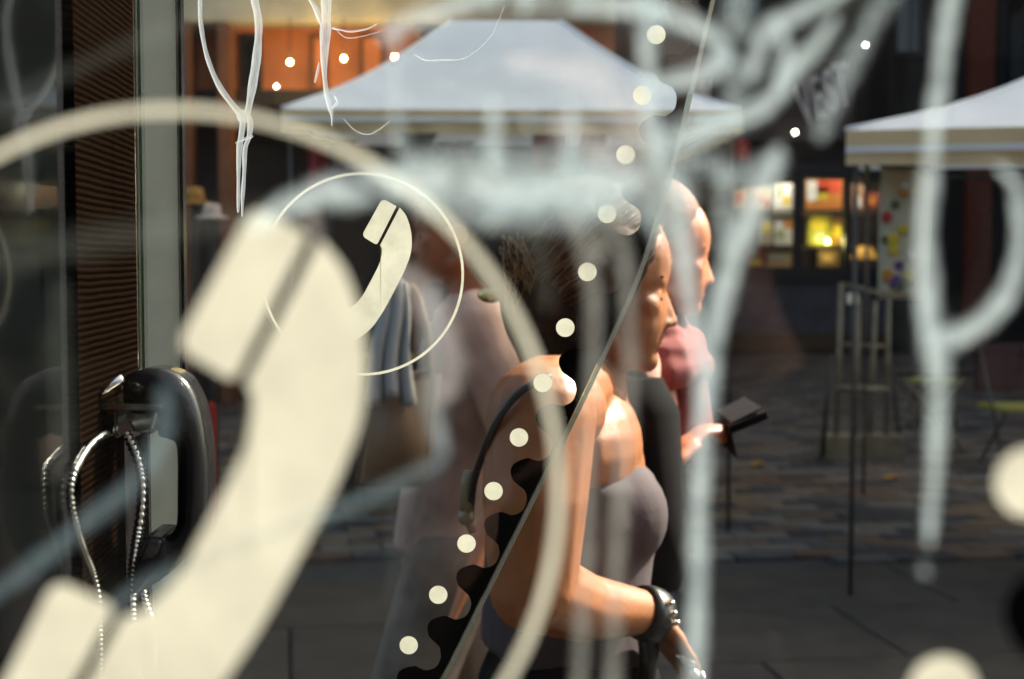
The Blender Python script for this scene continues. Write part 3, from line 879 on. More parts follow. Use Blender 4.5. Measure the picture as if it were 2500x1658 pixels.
# unseen building added at the right, placed and sized to shade stalls and paving
side = thing('shade_building', 'unseen tall brown building added beside the square to throw the stalls into shade', 'building', (13, 20, 0))
box('wall', 10.5, 13, 10.7, 42, 0, 21, M['old_brick'], side)
for k in range(9):
    for z in (1.0, 4.6, 8.2, 11.8, 15.4):
        f_ = box('window', 10.43, 10.495, 11 + k * 3.4, 12.5 + k * 3.4, z, z + 2.1, M['dark_frame'], side, .01)
        box('pane', 10.415, 10.425, 11.1 + k * 3.4, 12.4 + k * 3.4, z + .1, z + 2.0, M['window_dark'], f_)

# ------------------------------------------------------------------ market tents
M['canvas'] = mat('white tent canvas', (.92, .92, .9, 1), .7, noise=.07, nscale=4, bump=.5, bscale=4, trans=.25)
M['valance'] = mat('tent valance', (.78, .58, .30, 1), .75, noise=.05, nscale=5, bump=.6, bscale=7, trans=.1)
M['tent_pole'] = mat('tent pole', (.06, .055, .05, 1), .4, .5)
def make_tent(label, cx, cy, hw, hd, eave, val, peak, ridge, yaw, sag):
    t = thing('market_tent', label, 'tent', (cx, cy, 0), 'white market tents')
    c_, s_ = math.cos(R(yaw)), math.sin(R(yaw))
    W = lambda x, y, z: Vector((cx + x * c_ - y * s_, cy + x * s_ + y * c_, z))
    n = 10
    V, Fc = [], []
    base = [(-hw, -hd), (hw, -hd), (hw, hd), (-hw, hd)]
    top = [(-ridge, 0), (ridge, 0), (ridge, 0), (-ridge, 0)]
    # four roof sides with a little sag
    for q in range(4):
        a, b = base[q], base[(q + 1) % 4]
        ta, tb = top[q], top[(q + 1) % 4]
        o0 = len(V)
        for i in range(n + 1):
            f = i / n
            z = eave + (peak - eave) * (f - sag * math.sin(math.pi * f))
            for j in range(9):
                g = j / 8
                x = (a[0] + (b[0] - a[0]) * g) * (1 - f) + (ta[0] + (tb[0] - ta[0]) * g) * f
                y = (a[1] + (b[1] - a[1]) * g) * (1 - f) + (ta[1] + (tb[1] - ta[1]) * g) * f
                dip = .06 * math.sin(math.pi * g) * math.sin(math.pi * min(1, f * 1.2)) * (1 - f)
                V.append(W(x, y, z - dip))
        for i in range(n):
            for j in range(8):
                p = o0 + i * 9 + j
                Fc.append((p, p + 1, p + 10, p + 9))
    roof = mesh('canopy', V, Fc, M['canvas'], t, True)
    for q in range(4):                    # taped seam down each hip
        a, ta = base[q], top[q]
        pts_ = []
        for i in range(n + 1):
            f = i / n
            pts_.append(W(a[0] * (1 - f) + ta[0] * f, a[1] * (1 - f) + ta[1] * f, eave + (peak - eave) * (f - sag * math.sin(math.pi * f)) + .004))
        bm = bmesh.new(); bm_tube(bm, pts_, .012, 8); from_bm('hip_seam', bm, M['canvas'], roof, True)
    for q in range(4):
        a, b = base[q], base[(q + 1) % 4]
        bm = bmesh.new(); bm_tube(bm, [W(a[0] * .97, a[1] * .97, 0), W(a[0] * .97, a[1] * .97, eave - .03)], .011, 8)
        from_bm('leg', bm, M['tent_pole'], t, True)
        bm = bmesh.new(); bm_tube(bm, [W(a[0] * .96, a[1] * .96, eave - .06), W(b[0] * .96, b[1] * .96, eave - .06)], .016, 8)
        from_bm('rail', bm, M['tent_pole'], t, True)
        if q in (2, 3): continue          # the back and one side are rolled up
        V, Fc = [], []
        ox, oy = (a[0] + b[0]) / 2, (a[1] + b[1]) / 2
        l = math.hypot(ox, oy); ox, oy = ox / l, oy / l
        m_ = 48
        for j in range(m_ + 1):
            g = j / m_
            x = a[0] + (b[0] - a[0]) * g; y = a[1] + (b[1] - a[1]) * g
            wv = .012 * math.sin(g * 41 + q) + .008 * math.sin(g * 97)
            for k in range(5):
                h = k / 4
                V.append(W(x + ox * (.012 + wv * h), y + oy * (.012 + wv * h), eave - .004 - (eave - val) * h - .012 * math.sin(math.pi * g) * h))
        for j in range(m_):
            for k in range(4):
                p = j * 5 + k
                Fc.append((p, p + 5, p + 6, p + 1))
        mesh('valance', V, Fc, M['valance'], t, True)
    for sx in (-1, 1):   # pale tape along the lower hem of the front
        pass
    V, Fc = [], []
    for j in range(49):
        g = j / 48
        x = -hw + 2 * hw * g
        for k in range(2):
            V.append(W(x, -hd - .032, val + .05 + k * .03))
    for j in range(48): Fc.append((j * 2, j * 2 + 2, j * 2 + 3, j * 2 + 1))
    mesh('hem_tape', V, Fc, M['canvas'], t)
    return t
TY = 8.0
ea = P(1230, 268, TY).z; va = P(1230, 322, TY).z
hw = (P(1790, 280, TY).x - P(672, 280, TY).x) / 2
cxm = (P(1790, 280, TY).x + P(672, 280, TY).x) / 2
pk = P(1245, 50, TY + hw).z
rdg = (P(1378, 55, TY + hw).x - P(1110, 55, TY + hw).x) / 2
make_tent('wide white market tent with flat ridge in front of the terracotta building', cxm, TY + hw, hw, hw, ea, va, pk, rdg, 2.0, .10)
TY2 = 6.5
ea2 = P(2200, 318, TY2).z; va2 = P(2200, 402, TY2).z
xl2 = P(2066, 318, TY2).x
pk2 = P(2500, 70, TY2 + 1.5).z
y2 = -15.0
cx2 = xl2 + 1.5 * math.cos(R(y2)) - 1.5 * math.sin(R(y2)); cy2 = TY2 + 1.5 * math.sin(R(y2)) + 1.5 * math.cos(R(y2))
make_tent('white market tent with deep beige valance above the hanging flower banner', cx2, cy2, 1.5, 1.5, ea2, va2, pk2, .02, y2, .14)

# banner with pressed flowers, hung from the tent rail
M['banner'] = mat('cream banner cloth', (.62, .55, .37, 1), .8, noise=.12, nscale=14, trans=.2)
bn = thing('flower_banner', 'long cream banner dotted with yellow and red flowers below the tent edge', 'banner', tuple(P(2195, 740, 6.62)))
V, Fc = [], []
for i in range(13):
    for j in range(5):
        fx, fy = j / 4, i / 12
        p = P(2152 + 122 * fx - 12 * fy, 408 + 322 * fy, 6.62)
        V.append(p + Vector((0, .012 * math.sin(fy * 5 + fx * 3), 0)))
for i in range(12):
    for j in range(4):
        p = i * 5 + j; Fc.append((p, p + 1, p + 6, p + 5))
cl = mesh('cloth', V, Fc, M['banner'], bn, True)
sd = cl.modifiers.new('t', 'SOLIDIFY'); sd.thickness = .003
box('hanging_bar', P(2148, 404, 6.62).x, P(2278, 404, 6.62).x, 6.612, 6.628, P(2200, 410, 6.62).z, P(2200, 402, 6.62).z, M['tent_pole'], bn, .001)
fl_m = {k: mat('flower ' + k, c, .7) for k, c in (('yellow', (.62, .45, .02, 1)), ('red', (.4, .03, .02, 1)), ('purple', (.1, .04, .16, 1)), ('white', (.7, .68, .62, 1)), ('green', (.07, .1, .03, 1)), ('orange', (.5, .2, .02, 1)))}
for (x, y, k, r_) in ((2165, 530, 'red', 14), (2210, 455, 'white', 10), (2205, 470, 'orange', 13), (2185, 500, 'green', 12), (2235, 465, 'yellow', 11), (2180, 585, 'yellow', 16), (2182, 610, 'yellow', 14), (2205, 560, 'yellow', 13), (2195, 648, 'purple', 12), (2166, 672, 'orange', 15), (2187, 688, 'purple', 17), (2222, 675, 'yellow', 12), (2225, 690, 'green', 11), (2228, 625, 'white', 11), (2160, 585, 'green', 10), (2196, 700, 'green', 12)):
    c = P(x, y, 6.60)
    bm = bmesh.new()
    rr = r_ / F * 6.6
    for q in range(6):
        a = q * math.pi / 3
        bm_ell(bm, (c.x + math.cos(a) * rr * .6, 6.598, c.z + math.sin(a) * rr * .6), (rr * .45, .004, rr * .45), seg=8)
    bm_ell(bm, (c.x, 6.594, c.z), (rr * .3, .005, rr * .3), seg=8)
    from_bm('flower', bm, fl_m[k], bn, True)

# ------------------------------------------------------------------ shop window goods
def good(name, label, cat, px0, px1, py0, py1, m, Y=SY + .62, depth=.12, bevel=.01, parts=()):
    a, zb_ = sp(px0, py1, Y); b, zt_ = sp(px1, py0, Y)
    t = thing(name, label, cat, ((a + b) / 2, Y, zb_), 'goods in the shop window')
    box('panel' if depth < .05 else 'carton', a, b, Y, Y + depth, zb_, zt_, m, t, bevel if depth > .05 else .004)
    for (u0, u1, v0, v1, mm) in parts:
        box('printed_patch', a + (b - a) * u0, a + (b - a) * u1, Y - .006, Y - .002, zb_ + (zt_ - zb_) * v0, zb_ + (zt_ - zb_) * v1, mm, t)
    return t
def em(name, c, s): return mat(name, c, .6, emit=c, estr=s)
pw, pr_, py_, po, pt, pg = (mat('print ' + n, c, .6) for n, c in (('white', (.75, .72, .68, 1)), ('red', (.6, .06, .02, 1)), ('yellow', (.75, .55, .04, 1)), ('orange', (.65, .22, .03, 1)), ('tan', (.5, .3, .13, 1)), ('green', (.4, .45, .25, 1))))
good('poster', 'white, red and yellow poster on the upper shelf of the shop window', 'poster', 1968, 2056, 440, 512, po, depth=.03, parts=((.02, .3, .3, .98, pw), (.3, .95, .55, .98, pr_), (.3, .6, .35, .75, py_)))
good('display_box', 'yellow-green display box under the poster in the shop window', 'box', 1972, 2030, 522, 598, mat('yellow green card', (.42, .38, .03, 1), .6), parts=((.1, .8, .5, .9, py_), (.3, .7, .1, .4, pg)))
good('display_box', 'narrow orange display box beside the yellow-green box', 'box', 2034, 2056, 530, 598, mat('dull orange card', (.3, .14, .03, 1), .6), parts=((.1, .9, .3, .7, py_),))
good('poster', 'pale printed card with an orange corner on the middle shelf', 'poster', 1890, 1940, 516, 598, pw, depth=.03, parts=((.5, .9, .5, .8, po), (.1, .5, .2, .45, pg)))
good('display_box', 'cream display box next to the pale printed card', 'box', 1850, 1886, 526, 598, mat('cream card', (.5, .42, .28, 1), .6), parts=((.2, .8, .4, .8, py_),))
good('display_box', 'long tan box on the bottom of the shop window', 'box', 1872, 1934, 616, 652, pt, parts=((.1, .9, .5, .8, pw),))
good('display_box', 'red and yellow box beside the long tan box', 'box', 1826, 1866, 604, 652, pr_, parts=((.2, .8, .1, .4, py_), (.2, .6, .5, .9, pt)))
good('display_box', 'brown carton behind the middle window bar', 'box', 1996, 2050, 612, 652, mat('brown card', (.22, .12, .05, 1), .7), parts=((.2, .7, .3, .7, pt),))
good('poster', 'faded orange and white card in the narrow end window', 'poster', 2080, 2108, 450, 512, mat('faded card', (.35, .2, .12, 1), .7), depth=.03, parts=((.2, .8, .1, .5, pw),))
good('display_box', 'dull red box beside the faded card in the end window', 'box', 2112, 2150, 470, 512, mat('dull red card', (.25, .05, .03, 1), .7), parts=((.2, .7, .3, .7, po),))
good('poster', 'white card with green print on the upper shelf left of the window bar', 'poster', 1886, 1934, 448, 512, pw, depth=.03, parts=((.1, .5, .5, .9, pg), (.55, .9, .15, .5, py_)))
good('display_box', 'cream box with orange print on the upper shelf beside the white card', 'box', 1836, 1880, 458, 512, mat('pale cream card', (.6, .5, .33, 1), .6), parts=((.15, .6, .4, .85, po), (.62, .9, .1, .5, pr_)))
good('display_box', 'tan box with a red patch at the dark end of the upper shelf', 'box', 1790, 1830, 462, 512, pt, parts=((.2, .7, .3, .8, pr_),))
t = thing('straw_lampshade', 'dome-shaped amber lampshade at the bottom of the end window', 'lampshade', tuple(P(2110, 640, SY + .4)), 'goods in the shop window')
c = P(2110, 632, SY + .4)
bm = bmesh.new(); bm_loft(bm, [((c.x, c.y, c.z + .22), .05, .05), ((c.x, c.y, c.z + .19), .12, .12), ((c.x, c.y, c.z + .1), .19, .19), ((c.x, c.y, c.z), .22, .22)], 20)
from_bm('shade', bm, em('amber shade', (.55, .28, .05, 1), .25), t, True)
bm = bmesh.new(); bm_tube(bm, [(c.x, c.y, c.z), (c.x, c.y, c.z - .12)], .03); from_bm('foot', bm, M['dark_frame'], t)

def bulb(px, py, Y, r_px, color, strength, label, topz, watts=0):
    c = P(px, py, Y); r_ = r_px / F * Y
    t = thing('pendant_lamp', label, 'lamp', (c.x, c.y, c.z), 'small glowing lamps')
    bm = bmesh.new(); bm_ell(bm, c, (r_, r_, r_ * 1.1), seg=14)
    from_bm('bulb', bm, em('lamp glow', color, strength), t, True)
    if watts:
        ld = bpy.data.lights.new('lamp_light', 'POINT'); ld.energy = watts; ld.color = color[:3]; ld.shadow_soft_size = r_
        lo = bpy.data.objects.new('lamp_light', ld); C.objects.link(lo); lo.location = (c.x, c.y - r_ * 1.6, c.z); adopt(lo, t)
    bm = bmesh.new(); bm_tube(bm, [(c.x, c.y, c.z + r_ * 1.0), (c.x, c.y, c.z + r_ * 1.9)], r_ * .6); from_bm('socket', bm, M['dark_frame'], t)
    bm = bmesh.new(); bm_tube(bm, [(c.x, c.y, c.z + r_ * 1.9), (c.x, c.y, topz)], .006, 6); from_bm('wire', bm, M['dark_frame'], t)
W1, W2 = (1, .72, .3, 1), (1, .93, .75, 1)
bulb(708, 152, BY - .7, 3.2, W1, 30, 'warm lamp glowing in front of the terracotta wall, nearest the paint loop', zsl + .02, 7)
bulb(839, 143, BY - .7, 3.2, W1, 30, 'warm lamp glowing beside the thick white paint drip', zsl + .02, 7)
bulb(963, 139, BY - .7, 2.8, W1, 24, 'warm lamp glowing just above the tent slope', zsl + .02, 5)
bulb(675, 211, BY - .3, 2.5, W2, 12, 'small pale lamp lower down in front of the dark café', zlow - .08)
bulb(2113, 110, SY - .3, 2.8, (.85, 1, .85, 1), 12, 'pale lamp high on the dark shop wall', sp(2113, 60)[1])
bulb(1941, 323, SY - .4, 3.5, W2, 10, 'cream lamp under the sign board', sp(1941, 300)[1])
bulb(1900, 412, SY + .26, 2.6, (1, .9, .75, 1), 8, 'added warm lamp hidden behind the rail of the wide shop window', zt, 17)  # unseen lamp added to brighten the goods
bulb(2105, 412, SY + .26, 2.4, (1, .88, .7, 1), 8, 'added warm lamp hidden behind the rail of the narrow end window', zt, 12)  # another added lamp for the goods, kept out of sight
bulb(2020, 589, SY + .5, 3, (1, .9, .35, 1), 9, 'small yellow lamp on the lower shop shelf', z_ - .03, 4)

# ------------------------------------------------------------------ street furniture
RY = 11.0
M['rack'] = mat('weathered rack metal', (.2, .17, .11, 1), .5, .4, noise=.3, nscale=12)
rk = thing('display_rack', 'upright metal display rack with slim bars and a solid foot on the paving', 'rack', tuple(P(2110, 1110, RY)))
def rp(px, py, dy=0):
    p = P(px, py, RY); return Vector((p.x, RY + dy, p.z))
zg = 0
def rbar(name, a, b, r_px, m='rack', dy=0):
    bm = bmesh.new(); bm_tube(bm, [rp(*a, dy), rp(*b, dy)], r_px / F * RY, 8); from_bm(name, bm, M[m], rk, True)
for x, x2, y0, y1 in ((2054, 2042, 690, 1062), (2096, 2090, 728, 1062), (2137, 2124, 735, 1062), (2170, 2164, 720, 1062)):
    rbar('bar', (x, y0), (x2, y1), 6)
rbar('bar', (2054, 694), (2176, 724), 5)
rbar('cross_bar', (2040, 948), (2172, 952), 9)
rbar('cross_bar', (2046, 842), (2168, 846), 5)
rbar('side_leg', (2022, 862), (2000, 1112), 6, 'dark_frame', -.1)
rbar('side_leg', (2186, 862), (2212, 1112), 5, 'dark_frame', .15)
a, b = rp(2004, 1116), rp(2204, 1062)
box('foot', a.x, b.x, RY - .12, RY + .16, 0, b.z, M['rack'], rk, .015)
box('number_plate', rp(2076, 0).x, rp(2104, 0).x, RY - .02, RY - .012, rp(0, 742).z, rp(0, 716).z, M['alu'], rk, .002)

M['mauve_cloth'] = mat('mauve cloth', (.06, .026, .026, 1), .9, noise=.2, nscale=12)
M['lime'] = mat('lime seat', (.28, .26, .05, 1), .6, noise=.15, nscale=10)
M['pole_yellow'] = mat('yellow timber', (.2, .13, .015, 1), .6)
def make_chair(label, x, y, back, rot):
    t = thing('folding_chair', label, 'chair', (x, y, 0), 'chairs beside the right-hand tent')
    c_, s_ = math.cos(R(rot)), math.sin(R(rot))
    def W(p): return (x + p[0] * c_ - p[1] * s_, y + p[0] * s_ + p[1] * c_, p[2])
    def hexa(nm, x0, x1, y0, y1, z0, z1, m, bv=.01):
        bm = bmesh.new(); vv = bm_box(bm, x0, x1, y0, y1, z0, z1)
        bmesh.ops.bevel(bm, geom=list(bm.edges), offset=bv, segments=2, affect='EDGES')
        for v in bm.verts: v.co = Vector(W(v.co))
        return from_bm(nm, bm, m, t)
    hexa('seat', -.2, .2, -.2, .2, .43, .47, M['lime'])
    hexa('backrest', -.22, .22, .19, .23, .55, .92, back, .015)
    for sx in (-1, 1):
        for nm, a, b in (('leg', (sx * .19, -.2, 0), (sx * .19, .2, .92)), ('leg', (sx * .17, .2, 0), (sx * .17, -.18, .45))):
            bm = bmesh.new(); bm_tube(bm, [W(a), W(b)], .013, 8); from_bm(nm, bm, M['tent_pole'], t, True)
CY = 10.6
p = P(2478, 1000, CY)
make_chair('lime-seated folding chair with mauve cloth back beyond the looped paint drip', p.x, CY, M['mauve_cloth'], 12)
p = P(2330, 1000, CY + 1.8)
make_chair('dark folding chair half hidden behind the looped paint drip', p.x, CY + 2.4, M['dark_frame'], -25)
# small table
t = thing('stall_table', 'low dark table with cloth beside the folding chairs', 'table', tuple(P(2240, 1090, 11.5)))
p = P(2262, 1090, 11.6)
box('tabletop', p.x - .3, p.x + .3, 11.4, 11.9, .62, .65, M['dark_frame'], t, .005)
for sx in (-1, 1):
    for (a, b) in (((p.x + sx * .25, 11.42, 0), (p.x - sx * .25, 11.42, .62)), ((p.x + sx * .25, 11.88, 0), (p.x - sx * .25, 11.88, .62))):
        bm = bmesh.new(); bm_tube(bm, [a, b], .014, 8); from_bm('leg', bm, M['rack'], t, True)

# stall under the wide tent: table, red cloth, hangings
M['stall_cloth'] = mat('dark stall cloth', (.03, .026, .024, 1), .9, noise=.3, nscale=4)
st = thing('market_stall', 'cloth-covered market stall table under the wide white tent', 'stall', (cxm, 9.4, 0))
box('tabletop', cxm - 1.05, cxm + 1.05, 9.1, 9.9, .86, .9, M['timber'], st, .01)
V, Fc = [], []
for i in range(41):
    x = cxm - 1.06 + 2.12 * i / 40
    for k in range(6):
        V.append((x, 9.08 - .02 - .03 * math.sin(i * 1.3) * (k / 5), .905 - .8 * k / 5))
for i in range(40):
    for k in range(5):
        p = i * 6 + k; Fc.append((p, p + 6, p + 7, p + 1))
mesh('cloth', V, Fc, M['stall_cloth'], st, True)
for sx in (-1, 1):
    for y_ in (9.15, 9.85):
        box('leg', cxm + sx * 1.0 - .03, cxm + sx * 1.0 + .03, y_ - .03, y_ + .03, 0, .859, M['timber'], st)
M['red_cloth'] = mat('red cloth', (.32, .03, .03, 1), .85, noise=.2, nscale=8)
M['maroon'] = mat('maroon cloth', (.12, .02, .03, 1), .85, noise=.2, nscale=8)
M['brown_cloth'] = mat('brown cloth', (.1, .035, .02, 1), .85, noise=.2, nscale=8)
M['grey_cloth'] = mat('grey cloth', (.33, .32, .30, 1), .85, noise=.2, nscale=8)
def hanging(label, px0, px1, py0, py1, Y, m):
    t = thing('hanging_cloth', label, 'cloth', tuple(P((px0 + px1) / 2, py1, Y)), 'cloths hung under the wide tent')
    V, Fc = [], []
    for i in range(11):
        for j in range(9):
            fx, fy = i / 10, j / 8
            p = P(px0 + (px1 - px0) * fx, py0 + (py1 - py0) * fy, Y)
            V.append((p.x, Y + .03 * math.sin(fx * 9 + fy) * (.3 + .7 * fy), p.z + .01 * math.sin(fx * 6)))
    for i in range(10):
        for j in range(8):
            p = i * 9 + j; Fc.append((p, p + 9, p + 10, p + 1))
    o = mesh('fabric', V, Fc, m, t, True)
    s_ = o.modifiers.new('t', 'SOLIDIFY'); s_.thickness = .006
    bm = bmesh.new(); a, b = P(px0, py0, Y), P(px1, py0, Y)
    bm_tube(bm, [(a.x - .02, Y, a.z), (b.x + .02, Y, b.z)], .008, 8); from_bm('hanger', bm, M['dark_frame'], t)
hanging('bright red cloth with torn edge hanging above the small telephone symbol', 752, 800, 338, 470, 8.5, M['red_cloth'])
hanging('maroon cloth hanging next to the bright red cloth', 802, 868, 345, 440, 8.6, M['maroon'])
hanging('red-brown cloth hanging between the blurred paint verticals under the tent', 1300, 1385, 318, 425, 8.5, M['red_cloth'])
hanging('brown cloth hanging under the tent to the right of the red-brown one', 1415, 1480, 318, 405, 8.7, M['brown_cloth'])
hanging('pinkish cloth hanging under the middle of the tent', 1070, 1150, 350, 430, 8.6, M['maroon'])
hanging('grey cloth hanging under the middle of the tent', 985, 1060, 330, 430, 8.9, M['grey_cloth'])
hanging('small red pennant at the far corner of the wide tent', 1785, 1832, 340, 395, 8.4, M['red_cloth'])
# straw hats on a stand
M['straw'] = mat('amber straw', (.36, .17, .03, 1), .8, noise=.25, nscale=40, bump=.3, bscale=120)
M['pale_straw'] = mat('pale felt', (.55, .42, .34, 1), .8, noise=.15, nscale=30)
def hat(label, px, py, Y, r_px, m):
    c = P(px, py, Y); r_ = r_px / F * Y
    t = thing('hat', label, 'hat', tuple(c), 'hats displayed on the café stand')
    bm = bmesh.new(); bm_loft(bm, [((c.x, c.y, c.z + r_ * 1.25), r_ * .35, r_ * .35), ((c.x, c.y, c.z + r_ * 1.15), r_ * .7, r_ * .7), ((c.x, c.y, c.z + r_ * .5), r_ * .85, r_ * .85), ((c.x, c.y, c.z), r_ * .9, r_ * .9)], 20)
    from_bm('crown', bm, m, t, True)
    bm = bmesh.new(); bm_loft(bm, [((c.x, c.y, c.z + .012), r_ * .9, r_ * .9), ((c.x, c.y, c.z), r_ * 1.5, r_ * 1.4), ((c.x, c.y, c.z - .012), r_ * 1.5, r_ * 1.4)], 24)
    from_bm('brim', bm, m, t, True)
hat('amber straw hat displayed beside the aluminium post', 474, 495, 8.2, 30, M['straw'])
hat('pale pinkish felt hat just below the amber straw hat', 518, 530, 8.0, 26, M['pale_straw'])
hs = thing('hat_stand', 'dark wooden stand carrying the two hats beside the post', 'stand', tuple(P(495, 1200, 8.25)[:2]) + (0,))
c1, c2 = P(474, 498, 8.2), P(518, 533, 8.0)
for c_ in (c1, c2):
    bm = bmesh.new(); bm_tube(bm, [(c_.x, c_.y, 0), (c_.x, c_.y, c_.z)], .02, 10); from_bm('pole', bm, M['cafe_dark'], hs, True)
    bm = bmesh.new(); bm_loft(bm, [((c_.x, c_.y, .03), .1, .1), ((c_.x, c_.y, 0.0), .16, .16)], 20); from_bm('foot', bm, M['cafe_dark'], hs)
t = thing('red_post', 'slim red post standing behind the payphone handset', 'post', tuple(P(508, 1000, 6.0)[:2]) + (0,))
p = P(512, 1000, 6.0)
box('shaft', p.x - .02, p.x + .02, 5.98, 6.02, .02, P(508, 985, 6.0).z, M['red'], t, .006)
box('foot', p.x - .12, p.x + .12, 5.9, 6.1, 0, .02, M['dark_frame'], t, .004)

# fallen leaves on the paving
M['leaf'] = mat('dry leaf', (.35, .17, .02, 1), .7)
for i, (x, y, lab) in enumerate(((1915, 905, 'dry orange leaf on the paving short of the shop'), (1968, 900, 'second dry leaf on the paving, nearer the rack'), (2175, 1172, 'yellow leaf on the paving in front of the rack foot'), (1850, 1138, 'pale dry leaf on the paving beside the man'))):
    dy_ = (y - 829) / F
    t_ = CAMZ / (sp_ + dy_ * cp)
    X, Y = (x - 1250) / F * t_, (cp - dy_ * sp_) * t_
    bm = bmesh.new()
    vs_ = [bm.verts.new((X + .07 * math.cos(a) * (1 if k % 2 else .55), Y + .07 * math.sin(a) * (1 if k % 2 else .55), .012 + .012 * (k % 3))) for k, a in enumerate([q * math.pi / 5 for q in range(10)])]
    bm.faces.new(vs_); bmesh.ops.triangulate(bm, faces=list(bm.faces))
    o = from_bm('fallen_leaf', bm, M['leaf'])
    s_ = o.modifiers.new('t', 'SOLIDIFY'); s_.thickness = .003
    tag(o, lab, 'leaf', 'fallen leaves')

# ------------------------------------------------------------------ people
M['skin'] = mat('skin', (.235, .078, .02, 1), .5, noise=.16, nscale=24, bump=.06, bscale=160, sss=.06)
M['skin_warm'] = mat('reddish skin', (.44, .15, .065, 1), .5, noise=.18, nscale=24, bump=.08, bscale=160, sss=.06)
M['hair'] = mat('brown hair', (.035, .016, .007, 1), .7, noise=.4, nscale=60, bump=.2, bscale=150, spec=.15)
M['red_hair'] = mat('short reddish hair', (.16, .05, .02, 1), .7, noise=.4, nscale=70, bump=.3, bscale=220)
M['hair_mid'] = mat('chestnut hair strands', (.10, .045, .016, 1), .5)
M['hair_lit'] = mat('sunlit hair strands', (.30, .16, .055, 1), .4)  # lighter copy of the hair colour, painting sun on single strands
M['caramel'] = mat('caramel jersey', (.27, .09, .010, 1), .75, noise=.10, nscale=60, bump=.12, bscale=260)
M['mauve'] = mat('mauve top', (.036, .021, .024, 1), .85, noise=.12, nscale=40, bump=.08, bscale=200)
M['black_cloth'] = mat('black cloth', (.005, .004, .004, 1), .9, spec=.08, noise=.3, nscale=20)
M['salmon'] = mat('salmon shirt', (.46, .24, .18, 1), .8, noise=.08, nscale=20, bump=.1, bscale=40)
M['pinkscarf'] = mat('coral scarf', (.16, .03, .026, 1), .9, noise=.1, nscale=20)
M['rose'] = mat('dusty rose print top', (.42, .27, .21, 1), .8, noise=.55, nscale=7, bump=.1, bscale=40)
M['taupe'] = mat('taupe trousers', (.19, .145, .11, 1), .8, noise=.5, nscale=8, bump=.15, bscale=30)
M['tan_leather'] = mat('tan leather', (.30, .19, .11, 1), .5, noise=.15, nscale=14)
M['navy'] = mat('dark trousers', (.02, .02, .024, 1), .85, noise=.2, nscale=14)
M['eye_dark'] = mat('dark eye', (.012, .008, .006, 1), .6, spec=.1)
M['leather'] = mat('black leather', (.012, .012, .012, 1), .35, bump=.15, bscale=90)
M['gold'] = mat('gold bead', (.85, .62, .3, 1), .25, .6)
M['shoe'] = mat('dark shoe', (.02, .016, .014, 1), .5)

def head_bm(bm, o, s, yaw=0):
    o = Vector(o); Rm = Matrix.Rotation(yaw, 3, 'Z')
    W = lambda p: o + Rm @ (Vector(p) * s)
    def E(c, r): bm_ell(bm, W(c), [v * s for v in r], (0, 0, yaw))
    def CP(a, b, ra, rb): bm_cap(bm, W(a), W(b), ra * s, rb * s)
    E((0, 0, .043), (.095, .075, .09))
    E((.038, 0, -.021), (.05, .057, .075))
    E((.055, 0, .05), (.038, .055, .05))
    for q in (-1, 1):
        CP((.0, q * .045, -.05), (.058, q * .006, -.081), .022, .017)
        E((.052, q * .036, -.012), (.026, .02, .02))
        E((.0, q * .074, -.005), (.018, .008, .03))
        CP((.074, q * .030, .020), (.079, q * .012, .017), .010, .010)
        E((.066, q * .03, .001), (.014, .014, .011))
        E((.086, q * .010, -.036), (.0095, .0075, .0065))
    E((.063, 0, -.083), (.016, .018, .016))
    CP((.079, 0, .010), (.092, 0, -.030), .0075, .0095)
    E((.095, 0, -.033), (.009, .009, .0085))
    E((.074, 0, -.053), (.0115, .021, .0062))
    E((.0725, 0, -.064), (.0105, .018, .0062))
    return W

def hand_bm(bm, wrist, knuck, tip, palm_n, s=1.0):
    """palm with five separate bent fingers; palm_n = across-the-knuckles direction"""
    wrist, knuck, tip = Vector(wrist), Vector(knuck), Vector(tip)
    ac = Vector(palm_n).normalized()
    d = (knuck - wrist).normalized()
    for k in (-1.5, -.5, .5, 1.5):
        bm_cap(bm, wrist + ac * k * .011 * s, knuck + ac * k * .0185 * s, .015 * s, .0125 * s)
    for k, l in zip((-1.5, -.5, .5, 1.5), (.86, 1.0, .95, .76)):
        a = knuck + ac * k * .0195 * s
        t = (tip - knuck) * l
        side = d * t.length * .62
        mid = a + side * .8 + t * .12
        mid2 = a + side * .7 + t * .62
        end = a + t * 1.0 + side * .05
        bm_cap(bm, a, mid, .0098 * s, .0088 * s); bm_cap(bm, mid, mid2, .0088 * s, .008 * s); bm_cap(bm, mid2, end, .008 * s, .007 * s)
    b = wrist.lerp(knuck, .3) - ac * .022 * s
    m1 = b + d * .03 * s - ac * .022 * s
    e = m1 + d * .032 * s + (tip - knuck).normalized() * .01
    bm_cap(bm, b, m1, .0125 * s, .0105 * s); bm_cap(bm, m1, e, .0105 * s, .0085 * s)

def eyes(o, s, yaw, parent):
    Rm = Matrix.Rotation(yaw, 3, 'Z')
    for q in (-1, 1):
        bm = bmesh.new(); c = Vector(o) + Rm @ (Vector((.0745, q * .031, -.003)) * s)
        bm_ell(bm, c, (.0055 * s, .0085 * s, .0038 * s), (0, 0, yaw), 10); from_bm('eye', bm, M['eye_dark'], parent, True)
        bm = bmesh.new(); c = Vector(o) + Rm @ (Vector((.0782, q * .027, .025)) * s)
        bm_ell(bm, c, (.0045 * s, .017 * s, .0022 * s), (0, 0, yaw), 10); from_bm('eyebrow', bm, M['hair'], parent, True)
    bm = bmesh.new(); c = Vector(o) + Rm @ (Vector((.0755, 0, -.0585)) * s)
    bm_ell(bm, c, (.0085 * s, .02 * s, .0022 * s), (0, 0, yaw), 10)
    from_bm('lips', bm, mat('lip', (.42, .13, .1, 1), .4), parent, True)

